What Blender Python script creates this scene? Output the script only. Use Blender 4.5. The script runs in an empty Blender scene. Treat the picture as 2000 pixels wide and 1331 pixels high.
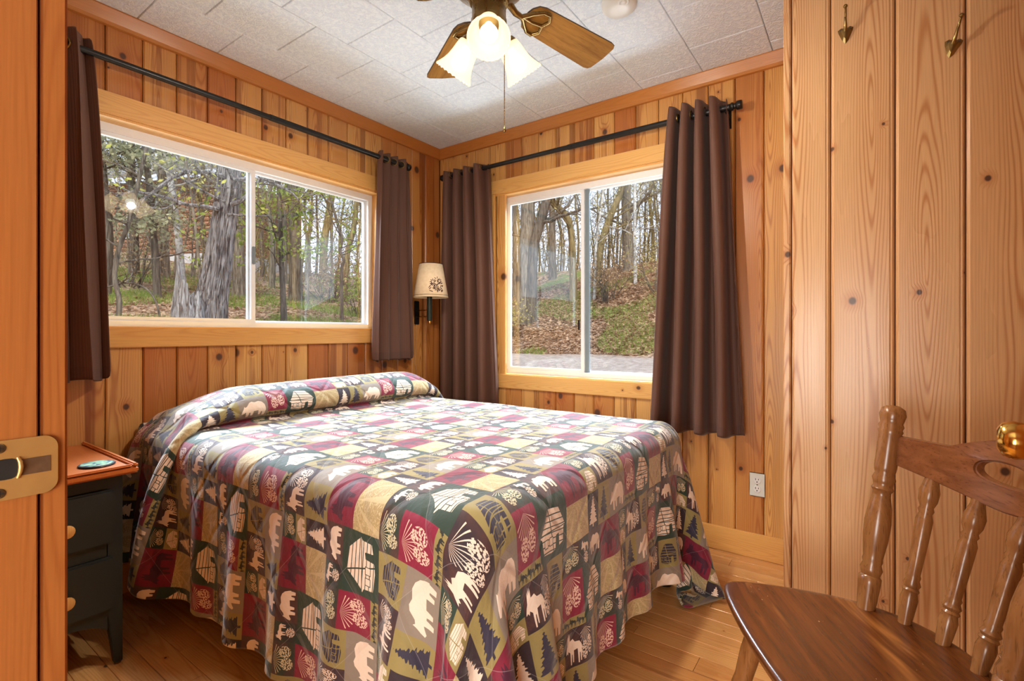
import bpy, bmesh, math, random
import numpy as np
from mathutils import Vector, Matrix, noise as mnoise

PI = math.pi
random.seed(7)
scene = bpy.context.scene
COL = scene.collection

# ------------------------------------------------------------------ camera, world, lights, exposure
CAM = Vector((-2.62, -2.514, 1.0805))
ALPHA = math.atan(690 / 967.0)                     # heading of the view, from +X towards +Y
cam_data = bpy.data.cameras.new('camera')
cam_data.sensor_fit = 'HORIZONTAL'
cam_data.sensor_width = 36.0
cam_data.lens = 36.0 * 967.0 / 2000.0
cam_data.shift_y = -14.5 / 2000.0
cam_data.clip_start = 0.02
cam_data.clip_end = 300
cam = bpy.data.objects.new('camera', cam_data)
COL.objects.link(cam)
cam.location = CAM
cam.rotation_euler = (PI / 2, 0, ALPHA - PI / 2)
scene.camera = cam

vs = scene.view_settings
scene.display_settings.display_device = 'sRGB'
vs.view_transform = 'Standard'
vs.look = 'None'
vs.gamma = 1.0
vs.use_curve_mapping = False
vs.exposure = 0.35
scene.cycles.use_denoising = True
scene.cycles.max_bounces = 8
scene.cycles.transparent_max_bounces = 24
scene.cycles.caustics_reflective = False
scene.cycles.caustics_refractive = False
scene.cycles.sample_clamp_indirect = 6.0

world = bpy.data.worlds.new('sky')
scene.world = world
world.use_nodes = True
wn = world.node_tree.nodes
wl = world.node_tree.links
wn.clear()
wo = wn.new('ShaderNodeOutputWorld')
wb = wn.new('ShaderNodeBackground')
wt = wn.new('ShaderNodeTexCoord')
ws = wn.new('ShaderNodeSeparateXYZ')
wr = wn.new('ShaderNodeValToRGB')
wr.color_ramp.elements[0].position = 0.0
wr.color_ramp.elements[0].color = (0.86, 0.90, 1.0, 1)
wr.color_ramp.elements[1].position = 0.7
wr.color_ramp.elements[1].color = (0.50, 0.66, 1.0, 1)
wl.new(wt.outputs['Generated'], ws.inputs[0])
wl.new(ws.outputs[2], wr.inputs[0])
wl.new(wr.outputs[0], wb.inputs[0])
wb.inputs[1].default_value = 1.45
wl.new(wb.outputs[0], wo.inputs[0])


def lamp(name, kind, loc, energy, color=(1, 1, 1), aim=None, size=(1, 1), radius=0.05, angle=0.1):
    ld = bpy.data.lights.new(name, kind)
    ld.energy = energy
    ld.color = color
    if kind == 'AREA':
        ld.shape = 'RECTANGLE'
        ld.size, ld.size_y = size
    elif kind == 'SUN':
        ld.angle = angle
    else:
        ld.shadow_soft_size = radius
    o = bpy.data.objects.new(name, ld)
    COL.objects.link(o)
    o.location = loc
    if aim is not None:
        o.rotation_euler = (Vector(aim) - Vector(loc)).to_track_quat('-Z', 'Y').to_euler()
    return o


lamp('sun', 'SUN', (-20, -14, 30), 4.4, (1.0, 0.93, 0.80), aim=(0, 2, 0), angle=0.25)
# added unseen area lamps outside both windows boost the daylight, from above and below
lamp('window_fill_lamp_1', 'AREA', (-1.35, 1.35, 3.05), 430, (0.72, 0.86, 1.0), aim=(-1.3, -1.1, 0.7), size=(1.7, 1.1))
lamp('window_fill_lamp_2', 'AREA', (1.35, -1.15, 3.05), 400, (0.72, 0.86, 1.0), aim=(-1.3, -1.3, 0.7), size=(1.6, 1.1))
lamp('window_upfill_lamp_1', 'AREA', (-1.35, 1.30, 0.86), 27, (0.84, 0.93, 1.0), aim=(-1.3, -1.7, 2.4), size=(1.8, 0.36))  # added low lamp, kept out of sight, to brighten the ceiling
lamp('window_upfill_lamp_2', 'AREA', (1.40, -1.15, 0.47), 42, (0.84, 0.93, 1.0), aim=(-1.6, -1.3, 2.4), size=(1.8, 0.28))
lamp('fill_behind_camera', 'AREA', (-4.3, -2.7, 0.95), 85, (1.0, 0.96, 0.90), aim=(-1.2, -1.9, 2.1), size=(1.7, 1.3))  # added fill lamp behind the camera, out of view

# ------------------------------------------------------------------ helpers: node graphs
class G:
    """small wrapper for building node graphs"""
    def __init__(self, name):
        self.m = bpy.data.materials.new(name)
        self.m.use_nodes = True
        self.t = self.m.node_tree
        self.t.nodes.clear()
        self.out = self.t.nodes.new('ShaderNodeOutputMaterial')

    def n(self, kind, **kw):
        nd = self.t.nodes.new('ShaderNode' + kind)
        for k, v in kw.items():
            setattr(nd, k, v)
        return nd

    def put(self, sock, v):
        if isinstance(v, bpy.types.NodeSocket):
            self.t.links.new(v, sock)
        elif v is not None:
            if sock.type == 'RGBA' and len(v) == 3:
                v = (*v, 1)
            sock.default_value = v

    def f(self, op, a, b=None, c=None, clamp=False):
        nd = self.n('Math', operation=op, use_clamp=clamp)
        for i, v in enumerate((a, b, c)):
            if v is not None:
                self.put(nd.inputs[i], v)
        return nd.outputs[0]

    def add(self, a, b): return self.f('ADD', a, b)
    def sub(self, a, b): return self.f('SUBTRACT', a, b)
    def mul(self, a, b): return self.f('MULTIPLY', a, b)
    def div(self, a, b): return self.f('DIVIDE', a, b)
    def lt(self, a, b): return self.f('LESS_THAN', a, b)
    def gt(self, a, b): return self.f('GREATER_THAN', a, b)
    def mn(self, a, b): return self.f('MINIMUM', a, b)
    def mx(self, a, b): return self.f('MAXIMUM', a, b)
    def sn(self, a): return self.f('SINE', a)
    def fr(self, a): return self.f('FRACT', a)

    def rng(self, v, a, b, c=0.0, d=1.0, clamp=True, smooth=False):
        nd = self.n('MapRange')
        nd.clamp = clamp
        if smooth:
            nd.interpolation_type = 'SMOOTHSTEP'
        self.put(nd.inputs[0], v)
        for i, x in enumerate((a, b, c, d)):
            self.put(nd.inputs[i + 1], x)
        return nd.outputs[0]

    def xyz(self, x=0.0, y=0.0, z=0.0):
        nd = self.n('CombineXYZ')
        for i, v in enumerate((x, y, z)):
            self.put(nd.inputs[i], v)
        return nd.outputs[0]

    def sep(self, v):
        nd = self.n('SeparateXYZ')
        self.put(nd.inputs[0], v)
        return nd.outputs[0], nd.outputs[1], nd.outputs[2]

    def coord(self, which='Object'):
        return self.n('TexCoord').outputs[which]

    def rand(self):
        return self.n('ObjectInfo').outputs['Random']

    def noise(self, v, scale=5.0, detail=3.0, rough=0.55, dist=0.0):
        nd = self.n('TexNoise')
        self.put(nd.inputs['Vector'], v)
        nd.inputs['Scale'].default_value = scale
        nd.inputs['Detail'].default_value = detail
        nd.inputs['Roughness'].default_value = rough
        nd.inputs['Distortion'].default_value = dist
        return nd.outputs[0]

    def voro(self, v, scale=5.0, feature='F1', dims='3D'):
        nd = self.n('TexVoronoi')
        nd.voronoi_dimensions = dims
        nd.feature = feature
        self.put(nd.inputs['Vector'], v)
        nd.inputs['Scale'].default_value = scale
        return nd

    def mix(self, fac, a, b, mode='MIX'):
        nd = self.n('Mix', data_type='RGBA', blend_type=mode)
        self.put(nd.inputs[0], fac)
        self.put(nd.inputs[6], a)
        self.put(nd.inputs[7], b)
        return nd.outputs[2]

    def curve(self, v, pts):
        nd = self.n('FloatCurve')
        cu = nd.mapping.curves[0]
        pts = sorted(pts)
        cu.points[0].location = pts[0]
        cu.points[1].location = pts[-1]
        for p in pts[1:-1]:
            cu.points.new(*p)
        for p in cu.points:
            p.handle_type = 'VECTOR'
        nd.mapping.update()
        self.put(nd.inputs['Value'], v)
        return nd.outputs[0]

    def bump(self, h, strength=0.3, dist=0.01):
        nd = self.n('Bump')
        nd.inputs['Strength'].default_value = strength
        nd.inputs['Distance'].default_value = dist
        self.put(nd.inputs['Height'], h)
        return nd.outputs[0]

    def bsdf(self, color, rough=0.5, metal=0.0, normal=None, spec=0.5, **kw):
        b = self.n('BsdfPrincipled')
        self.put(b.inputs['Base Color'], color)
        self.put(b.inputs['Roughness'], rough)
        self.put(b.inputs['Metallic'], metal)
        self.put(b.inputs['Specular IOR Level'], spec)
        if normal is not None:
            self.put(b.inputs['Normal'], normal)
        for k, v in kw.items():
            self.put(b.inputs[k.replace('_', ' ')], v)
        self.t.links.new(b.outputs[0], self.out.inputs[0])
        return b


def srgb(r, g, b):
    def c(x):
        x /= 255.0
        return x / 12.92 if x <= 0.04045 else ((x + 0.055) / 1.055) ** 2.4
    return (c(r), c(g), c(b))


def plain(name, color, rough=0.5, metal=0.0, var=0.06, spec=0.5, scale=30, bump=0.0):
    g = G(name)
    nz = g.noise(g.coord(), scale, 4)
    k = g.rng(nz, 0.3, 0.7, 1 - var, 1 + var)
    col = g.mix(1.0, color, g.xyz(k, k, k), 'MULTIPLY')
    g.bsdf(col, g.rng(nz, 0.3, 0.7, rough * 0.85, min(1, rough * 1.15)), metal, g.bump(nz, bump, 0.002) if bump else None, spec)
    return g.m


def pine(name, light, dark, ring=0.35, knots=0.55, knot_r=0.017, rough=0.33, axes='xz', streak=0.5, tone=0.5, knot_col=(0.06, 0.022, 0.012), coat=0.0, kl=2.3, st0=.56):
    g = G(name)
    s = dict(zip('xyz', g.sep(g.coord())))
    a, l = s[axes[0]], s[axes[1]]
    rd = g.rand()
    r = g.mul(rd, 53.0)
    r2 = g.fr(g.mul(rd, 917.3))
    r3 = g.fr(g.mul(rd, 391.7))
    ka = 6.5
    va = g.add(g.mul(a, ka), g.mul(r, 3.7))
    vl = g.add(g.mul(l, kl), g.mul(r, 1.9))
    vo = g.voro(g.xyz(va, vl, 0.0), 1.0, 'F1', '2D')
    px, py, _ = g.sep(vo.outputs['Position'])
    dx = g.div(g.sub(px, va), ka)
    dl = g.div(g.sub(py, vl), kl)
    d = g.f('SQRT', g.add(g.mul(dx, dx), g.mul(g.mul(dl, dl), 0.7)))
    cr, cg, cb = g.sep(vo.outputs['Color'])
    kr = g.mx(g.rng(cr, 1 - max(knots, .01), 1.0, 0.0, knot_r), 0.00005)
    km = g.rng(g.div(d, kr), 0.55, 1.15, 1.0, 0.0, smooth=True)
    halo = g.rng(g.div(d, kr), 0.6, 3.4, 1.0, 0.0, smooth=True)
    lowv = g.xyz(g.add(g.mul(a, 9.0), r), g.add(g.mul(l, 0.9), r), 0.0)
    low = g.noise(lowv, 1.0, 2)
    warp = g.add(g.mul(g.sub(low, 0.5), 0.05), g.mul(halo, 0.010))
    a0 = g.mul(g.sub(r2, 0.5), 0.10)
    ax = g.sub(a, a0)
    lc = g.mul(g.sn(g.add(g.mul(l, 1.7), g.mul(r3, 40.0))), 0.040)
    rr = g.add(g.f('SQRT', g.add(g.mul(ax, ax), g.mul(lc, lc))), warp)
    wv = g.add(g.mul(g.sn(g.mul(rr, 900.0)), 0.5), 0.5)
    late = g.f('POWER', wv, 3.0)
    rr_far = g.rng(g.f('ABSOLUTE', ax), 0.02, 0.06, 1.0, 0.35)
    late = g.mul(late, rr_far)
    fine = g.noise(g.xyz(g.add(g.mul(a, 420.0), r), g.mul(l, 9.0), 0.0), 1.0, 2)
    st = g.noise(g.xyz(g.add(g.mul(a, 22.0), g.mul(r, 2.3)), g.add(g.mul(l, 0.22), r), 0.0), 1.0, 2)
    stm = g.mul(g.rng(st, st0, st0 + .09, 0.0, 1.0, smooth=True), g.rng(r3, 1 - max(streak, .01), 1.0, 0.0, 0.85))
    base = g.mix(g.f('MULTIPLY', g.add(g.mul(g.sub(rd, 0.5), tone * 2), low), 0.9, clamp=True), light, dark)
    base = g.mix(g.mul(late, ring), base, tuple(c * k for c, k in zip(dark, (0.72, 0.52, 0.36))))
    if streak > 0:
        base = g.mix(stm, base, tuple(c * k for c, k in zip(dark, (0.48, 0.36, 0.32))))
    fk = g.rng(fine, 0.3, 0.7, 0.93, 1.06)
    base = g.mix(1.0, base, g.xyz(fk, fk, fk), 'MULTIPLY')
    base = g.mix(g.mul(halo, 0.45), base, tuple(c * k for c, k in zip(dark, (0.75, 0.5, 0.35))))
    base = g.mix(g.mul(km, 0.92), base, knot_col)
    h = g.add(g.mul(late, -0.3), g.mul(fine, 0.25))
    g.bsdf(base, g.rng(low, 0.3, 0.7, rough * 0.85, rough * 1.15), 0.0, g.bump(h, 0.12, 0.002), 0.5, Coat_Weight=coat, Coat_Roughness=0.12)
    return g.m


M = {}
M['pine'] = pine('wall_pine', srgb(216, 162, 92), srgb(178, 106, 48), ring=0.55, knots=0.78, knot_r=0.023, streak=0.85, tone=0.75, kl=2.9, st0=.52)
M['pine_closet'] = pine('closet_pine', srgb(220, 177, 128), srgb(204, 151, 99), ring=0.75, knots=0.80, knot_r=0.012, streak=0.0, tone=0.25, rough=0.30)
M['pine_trim'] = pine('casing_pine', srgb(226, 176, 104), srgb(212, 152, 78), ring=0.25, knots=0.22, knot_r=0.012, streak=0.0, tone=0.25, axes='xz')
M['crown'] = pine('crown_pine', srgb(198, 130, 62), srgb(180, 110, 48), ring=0.2, knots=0.12, knot_r=0.008, streak=0.0, tone=0.15)
M['jamb'] = pine('jamb_pine', srgb(170, 104, 50), srgb(152, 88, 38), ring=0.30, knots=0.15, knot_r=0.006, streak=0.0, tone=0.1, rough=0.4)
M['floor'] = pine('floor_pine', srgb(226, 174, 110), srgb(206, 144, 82), ring=0.35, knots=0.42, knot_r=0.010, rough=0.26, axes='xy', streak=0.08, tone=0.4)
M['dark'] = plain('groove_backing_wood', srgb(120, 62, 24), 0.7)  # dark brown backing that shows in the joints between boards


def ceiling_mat():
    g = G('ceiling_tile')
    c = g.coord()
    n1 = g.noise(c, 55, 4, 0.6, 1.2)
    n2 = g.noise(c, 160, 2)
    h = g.add(g.rng(n1, 0.42, 0.62), g.mul(n2, 0.25))
    col = g.mix(g.rng(n1, 0.45, 0.56), srgb(226, 235, 246), srgb(238, 246, 253))
    g.bsdf(col, 0.85, 0, g.bump(h, 0.55, 0.004), 0.25)
    return g.m


M['tile'] = ceiling_mat()
M['vinyl'] = plain('white_vinyl', srgb(228, 230, 232), 0.35, var=0.02)
M['vinyl_grey'] = plain('grey_track', srgb(120, 132, 138), 0.4, var=0.04)
M['black'] = plain('black_metal', srgb(30, 28, 27), 0.32, 0.3)
M['white'] = plain('white_plastic', srgb(226, 224, 218), 0.4, var=0.02)
M['outlet'] = plain('outlet_plate', srgb(214, 214, 204), 0.4, var=0.02)
M['slot'] = plain('outlet_slot', srgb(28, 26, 24), 0.6)
M['brass'] = plain('brass', srgb(222, 176, 88), 0.16, 1.0, var=0.05)
M['brass_plate'] = plain('worn_brass_plate', srgb(196, 156, 92), 0.34, 0.55, var=0.05)
M['antique'] = plain('antique_brass', srgb(138, 112, 66), 0.28, 0.9, var=0.18, scale=14)
M['steel'] = plain('dark_screw', srgb(110, 98, 78), 0.35, 0.8)


def glass_mat():
    g = G('window_glass')
    lw = g.n('LayerWeight')
    lw.inputs[0].default_value = 0.5
    t = g.n('BsdfTransparent')
    t.inputs[0].default_value = (0.97, 0.985, 0.985, 1)
    gl = g.n('BsdfGlossy')
    gl.inputs['Roughness'].default_value = 0.015
    mx = g.n('MixShader')
    g.put(mx.inputs[0], g.add(0.08, g.mul(g.f('POWER', lw.outputs['Facing'], 5.0), 0.6)))
    g.t.links.new(t.outputs[0], mx.inputs[1])
    g.t.links.new(gl.outputs[0], mx.inputs[2])
    g.t.links.new(mx.outputs[0], g.out.inputs[0])
    return g.m


M['glass'] = glass_mat()


def curtain_mat():
    g = G('brown_curtain')
    u, v, _ = g.sep(g.coord('UV'))
    rib = g.sn(g.mul(u, 2 * PI / 0.0065))
    wide = g.noise(g.xyz(g.mul(u, 60.0), g.mul(v, 0.4), 0), 1.0, 2)
    k = g.add(g.rng(rib, -1, 1, 0.86, 1.08), g.mul(g.sub(wide, 0.5), 0.35))
    col = g.mix(1.0, srgb(98, 65, 51), g.xyz(k, k, k), 'MULTIPLY')
    col = g.mix(g.lt(v, 0.052), col, g.mix(1.0, col, (0.88, 0.88, 0.9), 'MULTIPLY'))
    g.bsdf(col, 0.62, 0, g.bump(rib, 0.12, 0.001), 0.35, Sheen_Weight=0.10, Sheen_Roughness=0.45)
    return g.m


M['curtain'] = curtain_mat()

# ------------------------------------------------------------------ helpers: meshes and objects
class MB:
    def __init__(self):
        self.v, self.f = [], []

    def box(self, x0, x1, y0, y1, z0, z1):
        b = len(self.v)
        self.v += [(x, y, z) for z in (z0, z1) for y in (y0, y1) for x in (x0, x1)]
        self.f += [(b, b + 2, b + 3, b + 1), (b + 4, b + 5, b + 7, b + 6), (b, b + 1, b + 5, b + 4),
                   (b + 2, b + 6, b + 7, b + 3), (b, b + 4, b + 6, b + 2), (b + 1, b + 3, b + 7, b + 5)]
        return self

    def prism(self, pts, d0, d1, axis='z'):
        """extrude polygon pts (2D, ccw) along axis"""
        b = len(self.v)
        n = len(pts)
        for d in (d0, d1):
            for p, q in pts:
                self.v.append({'z': (p, q, d), 'y': (p, d, q), 'x': (d, p, q)}[axis])
        self.f.append(tuple(range(b + n - 1, b - 1, -1)))
        self.f.append(tuple(range(b + n, b + 2 * n)))
        for i in range(n):
            j = (i + 1) % n
            self.f.append((b + i, b + j, b + n + j, b + n + i))
        return self

    def tube(self, pts, radii, sides=8, cap=True):
        pts = [Vector(p) for p in pts]
        if not hasattr(radii, '__len__'):
            radii = [radii] * len(pts)
        b = len(self.v)
        prev = None
        for i, p in enumerate(pts):
            d = (pts[min(i + 1, len(pts) - 1)] - pts[max(i - 1, 0)])
            d = d.normalized() if d.length > 1e-9 else Vector((0, 0, 1))
            if prev is None:
                up = Vector((0, 0, 1)) if abs(d.z) < 0.9 else Vector((1, 0, 0))
                x = d.cross(up).normalized()
            else:
                x = (prev - d * prev.dot(d))
                x = x.normalized() if x.length > 1e-6 else d.orthogonal().normalized()
            prev = x
            y = d.cross(x)
            for k in range(sides):
                t = 2 * PI * k / sides
                self.v.append(tuple(p + (x * math.cos(t) + y * math.sin(t)) * radii[i]))
        for i in range(len(pts) - 1):
            for k in range(sides):
                k2 = (k + 1) % sides
                self.f.append((b + i * sides + k, b + i * sides + k2, b + (i + 1) * sides + k2, b + (i + 1) * sides + k))
        if cap:
            self.f.append(tuple(b + k for k in range(sides - 1, -1, -1)))
            e = b + (len(pts) - 1) * sides
            self.f.append(tuple(e + k for k in range(sides)))
        return self

    def lathe(self, p0, p1, prof, sides=20, closed=True):
        """turned shape: prof = [(t, r)] from p0 to p1"""
        p0, p1 = Vector(p0), Vector(p1)
        return self.tube([p0.lerp(p1, t) for t, r in prof], [r for t, r in prof], sides, closed)

    def grid(self, fn, nu, nv):
        b = len(self.v)
        for i in range(nu + 1):
            for j in range(nv + 1):
                self.v.append(tuple(fn(i / nu, j / nv)))
        for i in range(nu):
            for j in range(nv):
                a = b + i * (nv + 1) + j
                self.f.append((a, a + nv + 1, a + nv + 2, a + 1))
        return self

    def mesh(self, name):
        me = bpy.data.meshes.new(name)
        me.from_pydata([tuple(v) for v in self.v], [], self.f)
        me.update()
        return me

    def build(self, name, mat, parent=None, smooth=False, loc=None, bevel=0, subsurf=0, solid=0, fix=True):
        me = self.mesh(name)
        if fix or bevel:
            bm = bmesh.new()
            bm.from_mesh(me)
            if bevel:
                eds = [e for e in bm.edges if len(e.link_faces) == 2 and e.calc_face_angle(0) > 0.6]
                bmesh.ops.bevel(bm, geom=eds, offset=bevel, segments=2, affect='EDGES', clamp_overlap=True)
            bmesh.ops.recalc_face_normals(bm, faces=bm.faces)
            bm.to_mesh(me)
            bm.free()
        return obj(name, me, mat, parent, smooth, loc, subsurf, solid)


def obj(name, me, mat, parent=None, smooth=False, loc=None, subsurf=0, solid=0):
    me.materials.clear()
    me.materials.append(mat)
    if smooth:
        me.polygons.foreach_set('use_smooth', [True] * len(me.polygons))
        try:
            me.set_sharp_from_angle(angle=math.radians(50))
        except Exception:
            pass
    o = bpy.data.objects.new(name, me)
    COL.objects.link(o)
    if parent is not None:
        o.parent = parent
    if loc is not None:
        o.location = loc
    if solid:
        md = o.modifiers.new('thickness', 'SOLIDIFY')
        md.thickness = solid
        md.offset = 0
    if subsurf:
        md = o.modifiers.new('smooth', 'SUBSURF')
        md.levels = md.render_levels = subsurf
    return o


def empty(name, loc=(0, 0, 0), rz=0.0, parent=None):
    o = bpy.data.objects.new(name, None)
    o.empty_display_size = 0.05
    COL.objects.link(o)
    o.location = loc
    o.rotation_euler = (0, 0, rz)
    if parent is not None:
        o.parent = parent
    return o


def tag(o, label, cat, group=None):
    o['label'] = label
    o['category'] = cat
    if group:
        o['group'] = group
    return o


def struct(o, label=None):
    o['kind'] = 'structure'
    if label:
        o['label'] = label
    return o


def F(x, y, depth):
    """point at image position (x, y) of the 2000 px frame, depth metres ahead of the camera"""
    ca, sa = math.cos(ALPHA), math.sin(ALPHA)
    return CAM + depth * (Vector((ca, sa, 0)) + Vector((sa, -ca, 0)) * ((x - 1000) / 967.0) + Vector((0, 0, 1)) * ((651 - y) / 967.0))

# ------------------------------------------------------------------ room shell
H = 2.40
XD = -2.434          # inner face of the doorway wall
XC = -0.69           # face of the closet wall
YE = -3.35           # room end (out of view)
YC = -2.284          # closet corner
W1 = dict(a0=-2.10, a1=-0.535, z0=1.10, z1=1.978)     # left window opening (X range)
W2 = dict(a0=-1.72, a1=-0.51, z0=0.805, z1=2.004)    # right window opening (Y range)
T = 0.018

floor = struct(MB().box(-4.6, 0.1, -4.2, 0.1, -0.10, -0.020).build('floor', M['dark']), 'honey pine strip floor')
rows = 0
x = 0.0
planks = {}
while x > -2.62:
    y = 0.0 - random.uniform(-0.0, 0.9)
    y1 = 0.0
    while y1 > -3.3:
        y0 = max(y, -3.3)
        L = y1 - y0
        if L > 0.02:
            w = 0.083
            pl = MB().prism([(-w / 2 + .0006, -0.018), (w / 2 - .0006, -0.018), (w / 2 - .0006, -.0012), (w / 2 - .0018, 0), (-w / 2 + .0018, 0), (-w / 2 + .0006, -.0012)], 0.0008, L - 0.0008, 'y')
            o = pl.build('plank', M['floor'], floor, loc=(x - w / 2, y0, 0))
        y1 = y0
        y = y1 - random.uniform(0.7, 1.7)
    x -= 0.083
    rows += 1

ceiling = struct(MB().box(-4.6, 0.14, -4.2, 0.14, H + 0.012, H + 0.16).build('ceiling', M['tile']), 'ceiling of textured white square tiles')
tile_cache = {}
S = 0.3145
seam0 = 0.04
for j in range(11):
    yb = seam0 - S * j
    ya = yb - S
    off = -0.585 if j % 2 == 0 else -0.43
    for i in range(-8, 4):
        x1 = min(off + S * i + S, 0.0)
        x0 = max(off + S * i, XD)
        y1c = min(yb, 0.0)
        if x1 - x0 < 0.01 or ya > 0:
            continue
        key = (round(x1 - x0, 3), round(y1c - ya, 3))
        if key not in tile_cache:
            w, d = key
            g_ = 0.0012
            b = 0.004
            m = MB()
            m.v = [(g_, g_, .012), (w - g_, g_, .012), (w - g_, d - g_, .012), (g_, d - g_, .012),
                   (g_, g_, .003), (w - g_, g_, .003), (w - g_, d - g_, .003), (g_, d - g_, .003),
                   (b, b, 0), (w - b, b, 0), (w - b, d - b, 0), (b, d - b, 0)]
            m.f = [(3, 2, 1, 0), (8, 9, 10, 11)]
            for k in range(4):
                k2 = (k + 1) % 4
                m.f += [(k, k2, k2 + 4, k + 4), (k + 4, k2 + 4, k2 + 8, k + 8)]
            me = m.mesh('tile')
            bm = bmesh.new(); bm.from_mesh(me); bmesh.ops.recalc_face_normals(bm, faces=bm.faces); bm.to_mesh(me); bm.free()
            me.materials.append(M['tile'])
            tile_cache[key] = me
        o = bpy.data.objects.new('tile', tile_cache[key])
        COL.objects.link(o)
        o.parent = ceiling
        o.location = (x0, ya, H + random.uniform(0, 0.0012))


def wall_slab(name, spans, y0, y1, rz=0, loc=(0, 0, 0)):
    m = MB()
    for (a0, a1, z0, z1) in spans:
        m.box(a0, a1, y0, y1, z0, z1)
    o = m.build(name, M['dark'])
    o.rotation_euler = (0, 0, rz)
    o.location = loc
    return struct(o)


def board(parent, a0, a1, z0, z1, mat, cham=0.005, gap=0.0015, name='board'):
    """tongue-and-groove board, front at local y = 0, thickness towards +y"""
    w = a1 - a0
    h = w / 2 - gap
    pts = [(-h, T), (-h, cham * 0.9), (-h + cham, 0), (h - cham * 1.6, 0), (h - cham * 1.3, 0.0022), (h - cham * 0.7, 0.001), (h, cham), (h, T)]
    m = MB().prism(pts[::-1], 0, z1 - z0, 'z')
    return m.build(name, mat, parent, loc=((a0 + a1) / 2, 0, z0))


# left wall (behind the bed), local x = world X
wall_left = wall_slab('wall_left', [(-2.6, W1['a0'], -0.1, H + .1), (W1['a1'], 0.14, -0.1, H + .1), (W1['a0'], W1['a1'], -0.1, W1['z0']), (W1['a0'], W1['a1'], W1['z1'], H + .1)], T, 0.13)
struct(wall_left, 'knotty pine board wall behind the bed')
seam = [0.0]
first = -0.785
xs = [first + 0.1285 * k for k in range(6, -14, -1)]
xs = [0.0] + [x for x in xs if -2.434 < x < -0.03] + [-2.434]
for b, a in zip(xs[:-1], xs[1:]):
    if a >= W1['a1'] - 0.09 or b <= W1['a0'] + 0.09:
        board(wall_left, a, b, 0.0, H, M['pine'])
    else:
        board(wall_left, a, b, 0.0, W1['z0'] - 0.04, M['pine'])
        board(wall_left, a, b, W1['z1'] + 0.04, H, M['pine'])

# right wall: local x -> -Y, local y -> +X   (rotation -90 deg)
wall_right = wall_slab('wall_right', [(-0.14, -W2['a1'], -0.1, H + .1), (-W2['a0'], 3.4, -0.1, H + .1), (-W2['a1'], -W2['a0'], -0.1, W2['z0']), (-W2['a1'], -W2['a0'], W2['z1'], H + .1)], T, 0.13, -PI / 2)
struct(wall_right, 'knotty pine board wall with the smaller window')
ys = [0.0] + [v for v in [1.10 + 0.1275 * k for k in range(-9, 12)] if 0.03 < v < 2.5] + [2.5]
for a, b in zip(ys[:-1], ys[1:]):
    if b <= -W2['a1'] + 0.09 or a >= -W2['a0'] - 0.09:
        board(wall_right, a, b, 0.0, H, M['pine'])
    else:
        board(wall_right, a, b, 0.0, W2['z0'] - 0.04, M['pine'])
        board(wall_right, a, b, W2['z1'] + 0.04, H, M['pine'])

# closet wall in the right foreground, facing the doorway, and its side
wall_closet = wall_slab('wall_closet', [(2.29, 3.35, 0.0, H)], T, 0.09, -PI / 2, (XC, 0, 0))
struct(wall_closet, 'pale wide-board pine wall with two brass hooks')
cl = [2.308, 2.421, 2.589, 2.751, 2.914, 3.078, 3.24, 3.35]
for a, b in zip(cl[:-1], cl[1:]):
    board(wall_closet, a, b, 0.0, H, M['pine_closet'], cham=0.008)
corner = board(wall_closet, 2.284, 2.307, 0.0, H, M['pine_closet'], cham=0.003, gap=0.0005, name='corner_strip')
wall_side = MB().box(XC + .0185, 0.0, YC - 0.08, YC - .0005, 0, H).build('wall_closet_side', M['pine'])
struct(wall_side)

# doorway wall
DY0, DY1, DH = -2.60, -1.684, 2.04
wall_door = wall_slab('wall_doorway', [(-1.664, 0.14, -0.1, H), (-3.35, -2.62, -0.1, H), (-2.62, -1.664, DH + .02, H)], T, 0.104, PI / 2, (XD - .017, 0, 0))
struct(wall_door, 'wall with the doorway the room is seen from')
k = -1.66
while k < -0.02:
    b = min(k + 0.1285, 0.0)
    board(wall_door, k, b, 0.0, H, M['pine'])
    k = b
struct(MB().box(-4.7, -4.6, -4.2, 0.14, -.1, H).build('wall_hall', M['pine']))
struct(MB().box(-4.7, XD - .12, 0.04, 0.14, -.1, H).build('wall_hall_left', M['pine']))
struct(MB().box(-4.7, XD - .12, -4.3, -4.2, -.1, H).build('wall_hall_right', M['pine']))
struct(MB().box(XD - .12, 0.14, -3.45, -3.35, -.1, H).build('wall_end', M['pine']))
door_1 = struct(empty('door_1', (XD, DY1, 0)), 'orange pine door frame')
MB().box(-0.15, -0.0285, 0.0, 0.02, 0, DH).build('jamb', M['jamb'], door_1, bevel=0.0015)
MB().box(-0.026, 0.0, 0.0015, 0.085, 0, DH + .08).build('casing', M['jamb'], door_1, bevel=0.003)
MB().box(-0.15, 0.0, DY0 - DY1 - 0.02, DY0 - DY1, 0, DH).build('jamb', M['jamb'], door_1, bevel=0.002)
MB().box(-0.15, 0.0, DY0 - DY1, 0, DH, DH + .02).build('head', M['jamb'], door_1, bevel=0.002)

# crown mouldings and baseboard
def moulding(name, length, prof, mat, loc, rz, label=None):
    o = MB().prism(prof, 0, length, 'z').build(name, mat, loc=loc)
    # local z along the run
    o.rotation_euler = rz
    struct(o, label)
    return o


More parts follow.
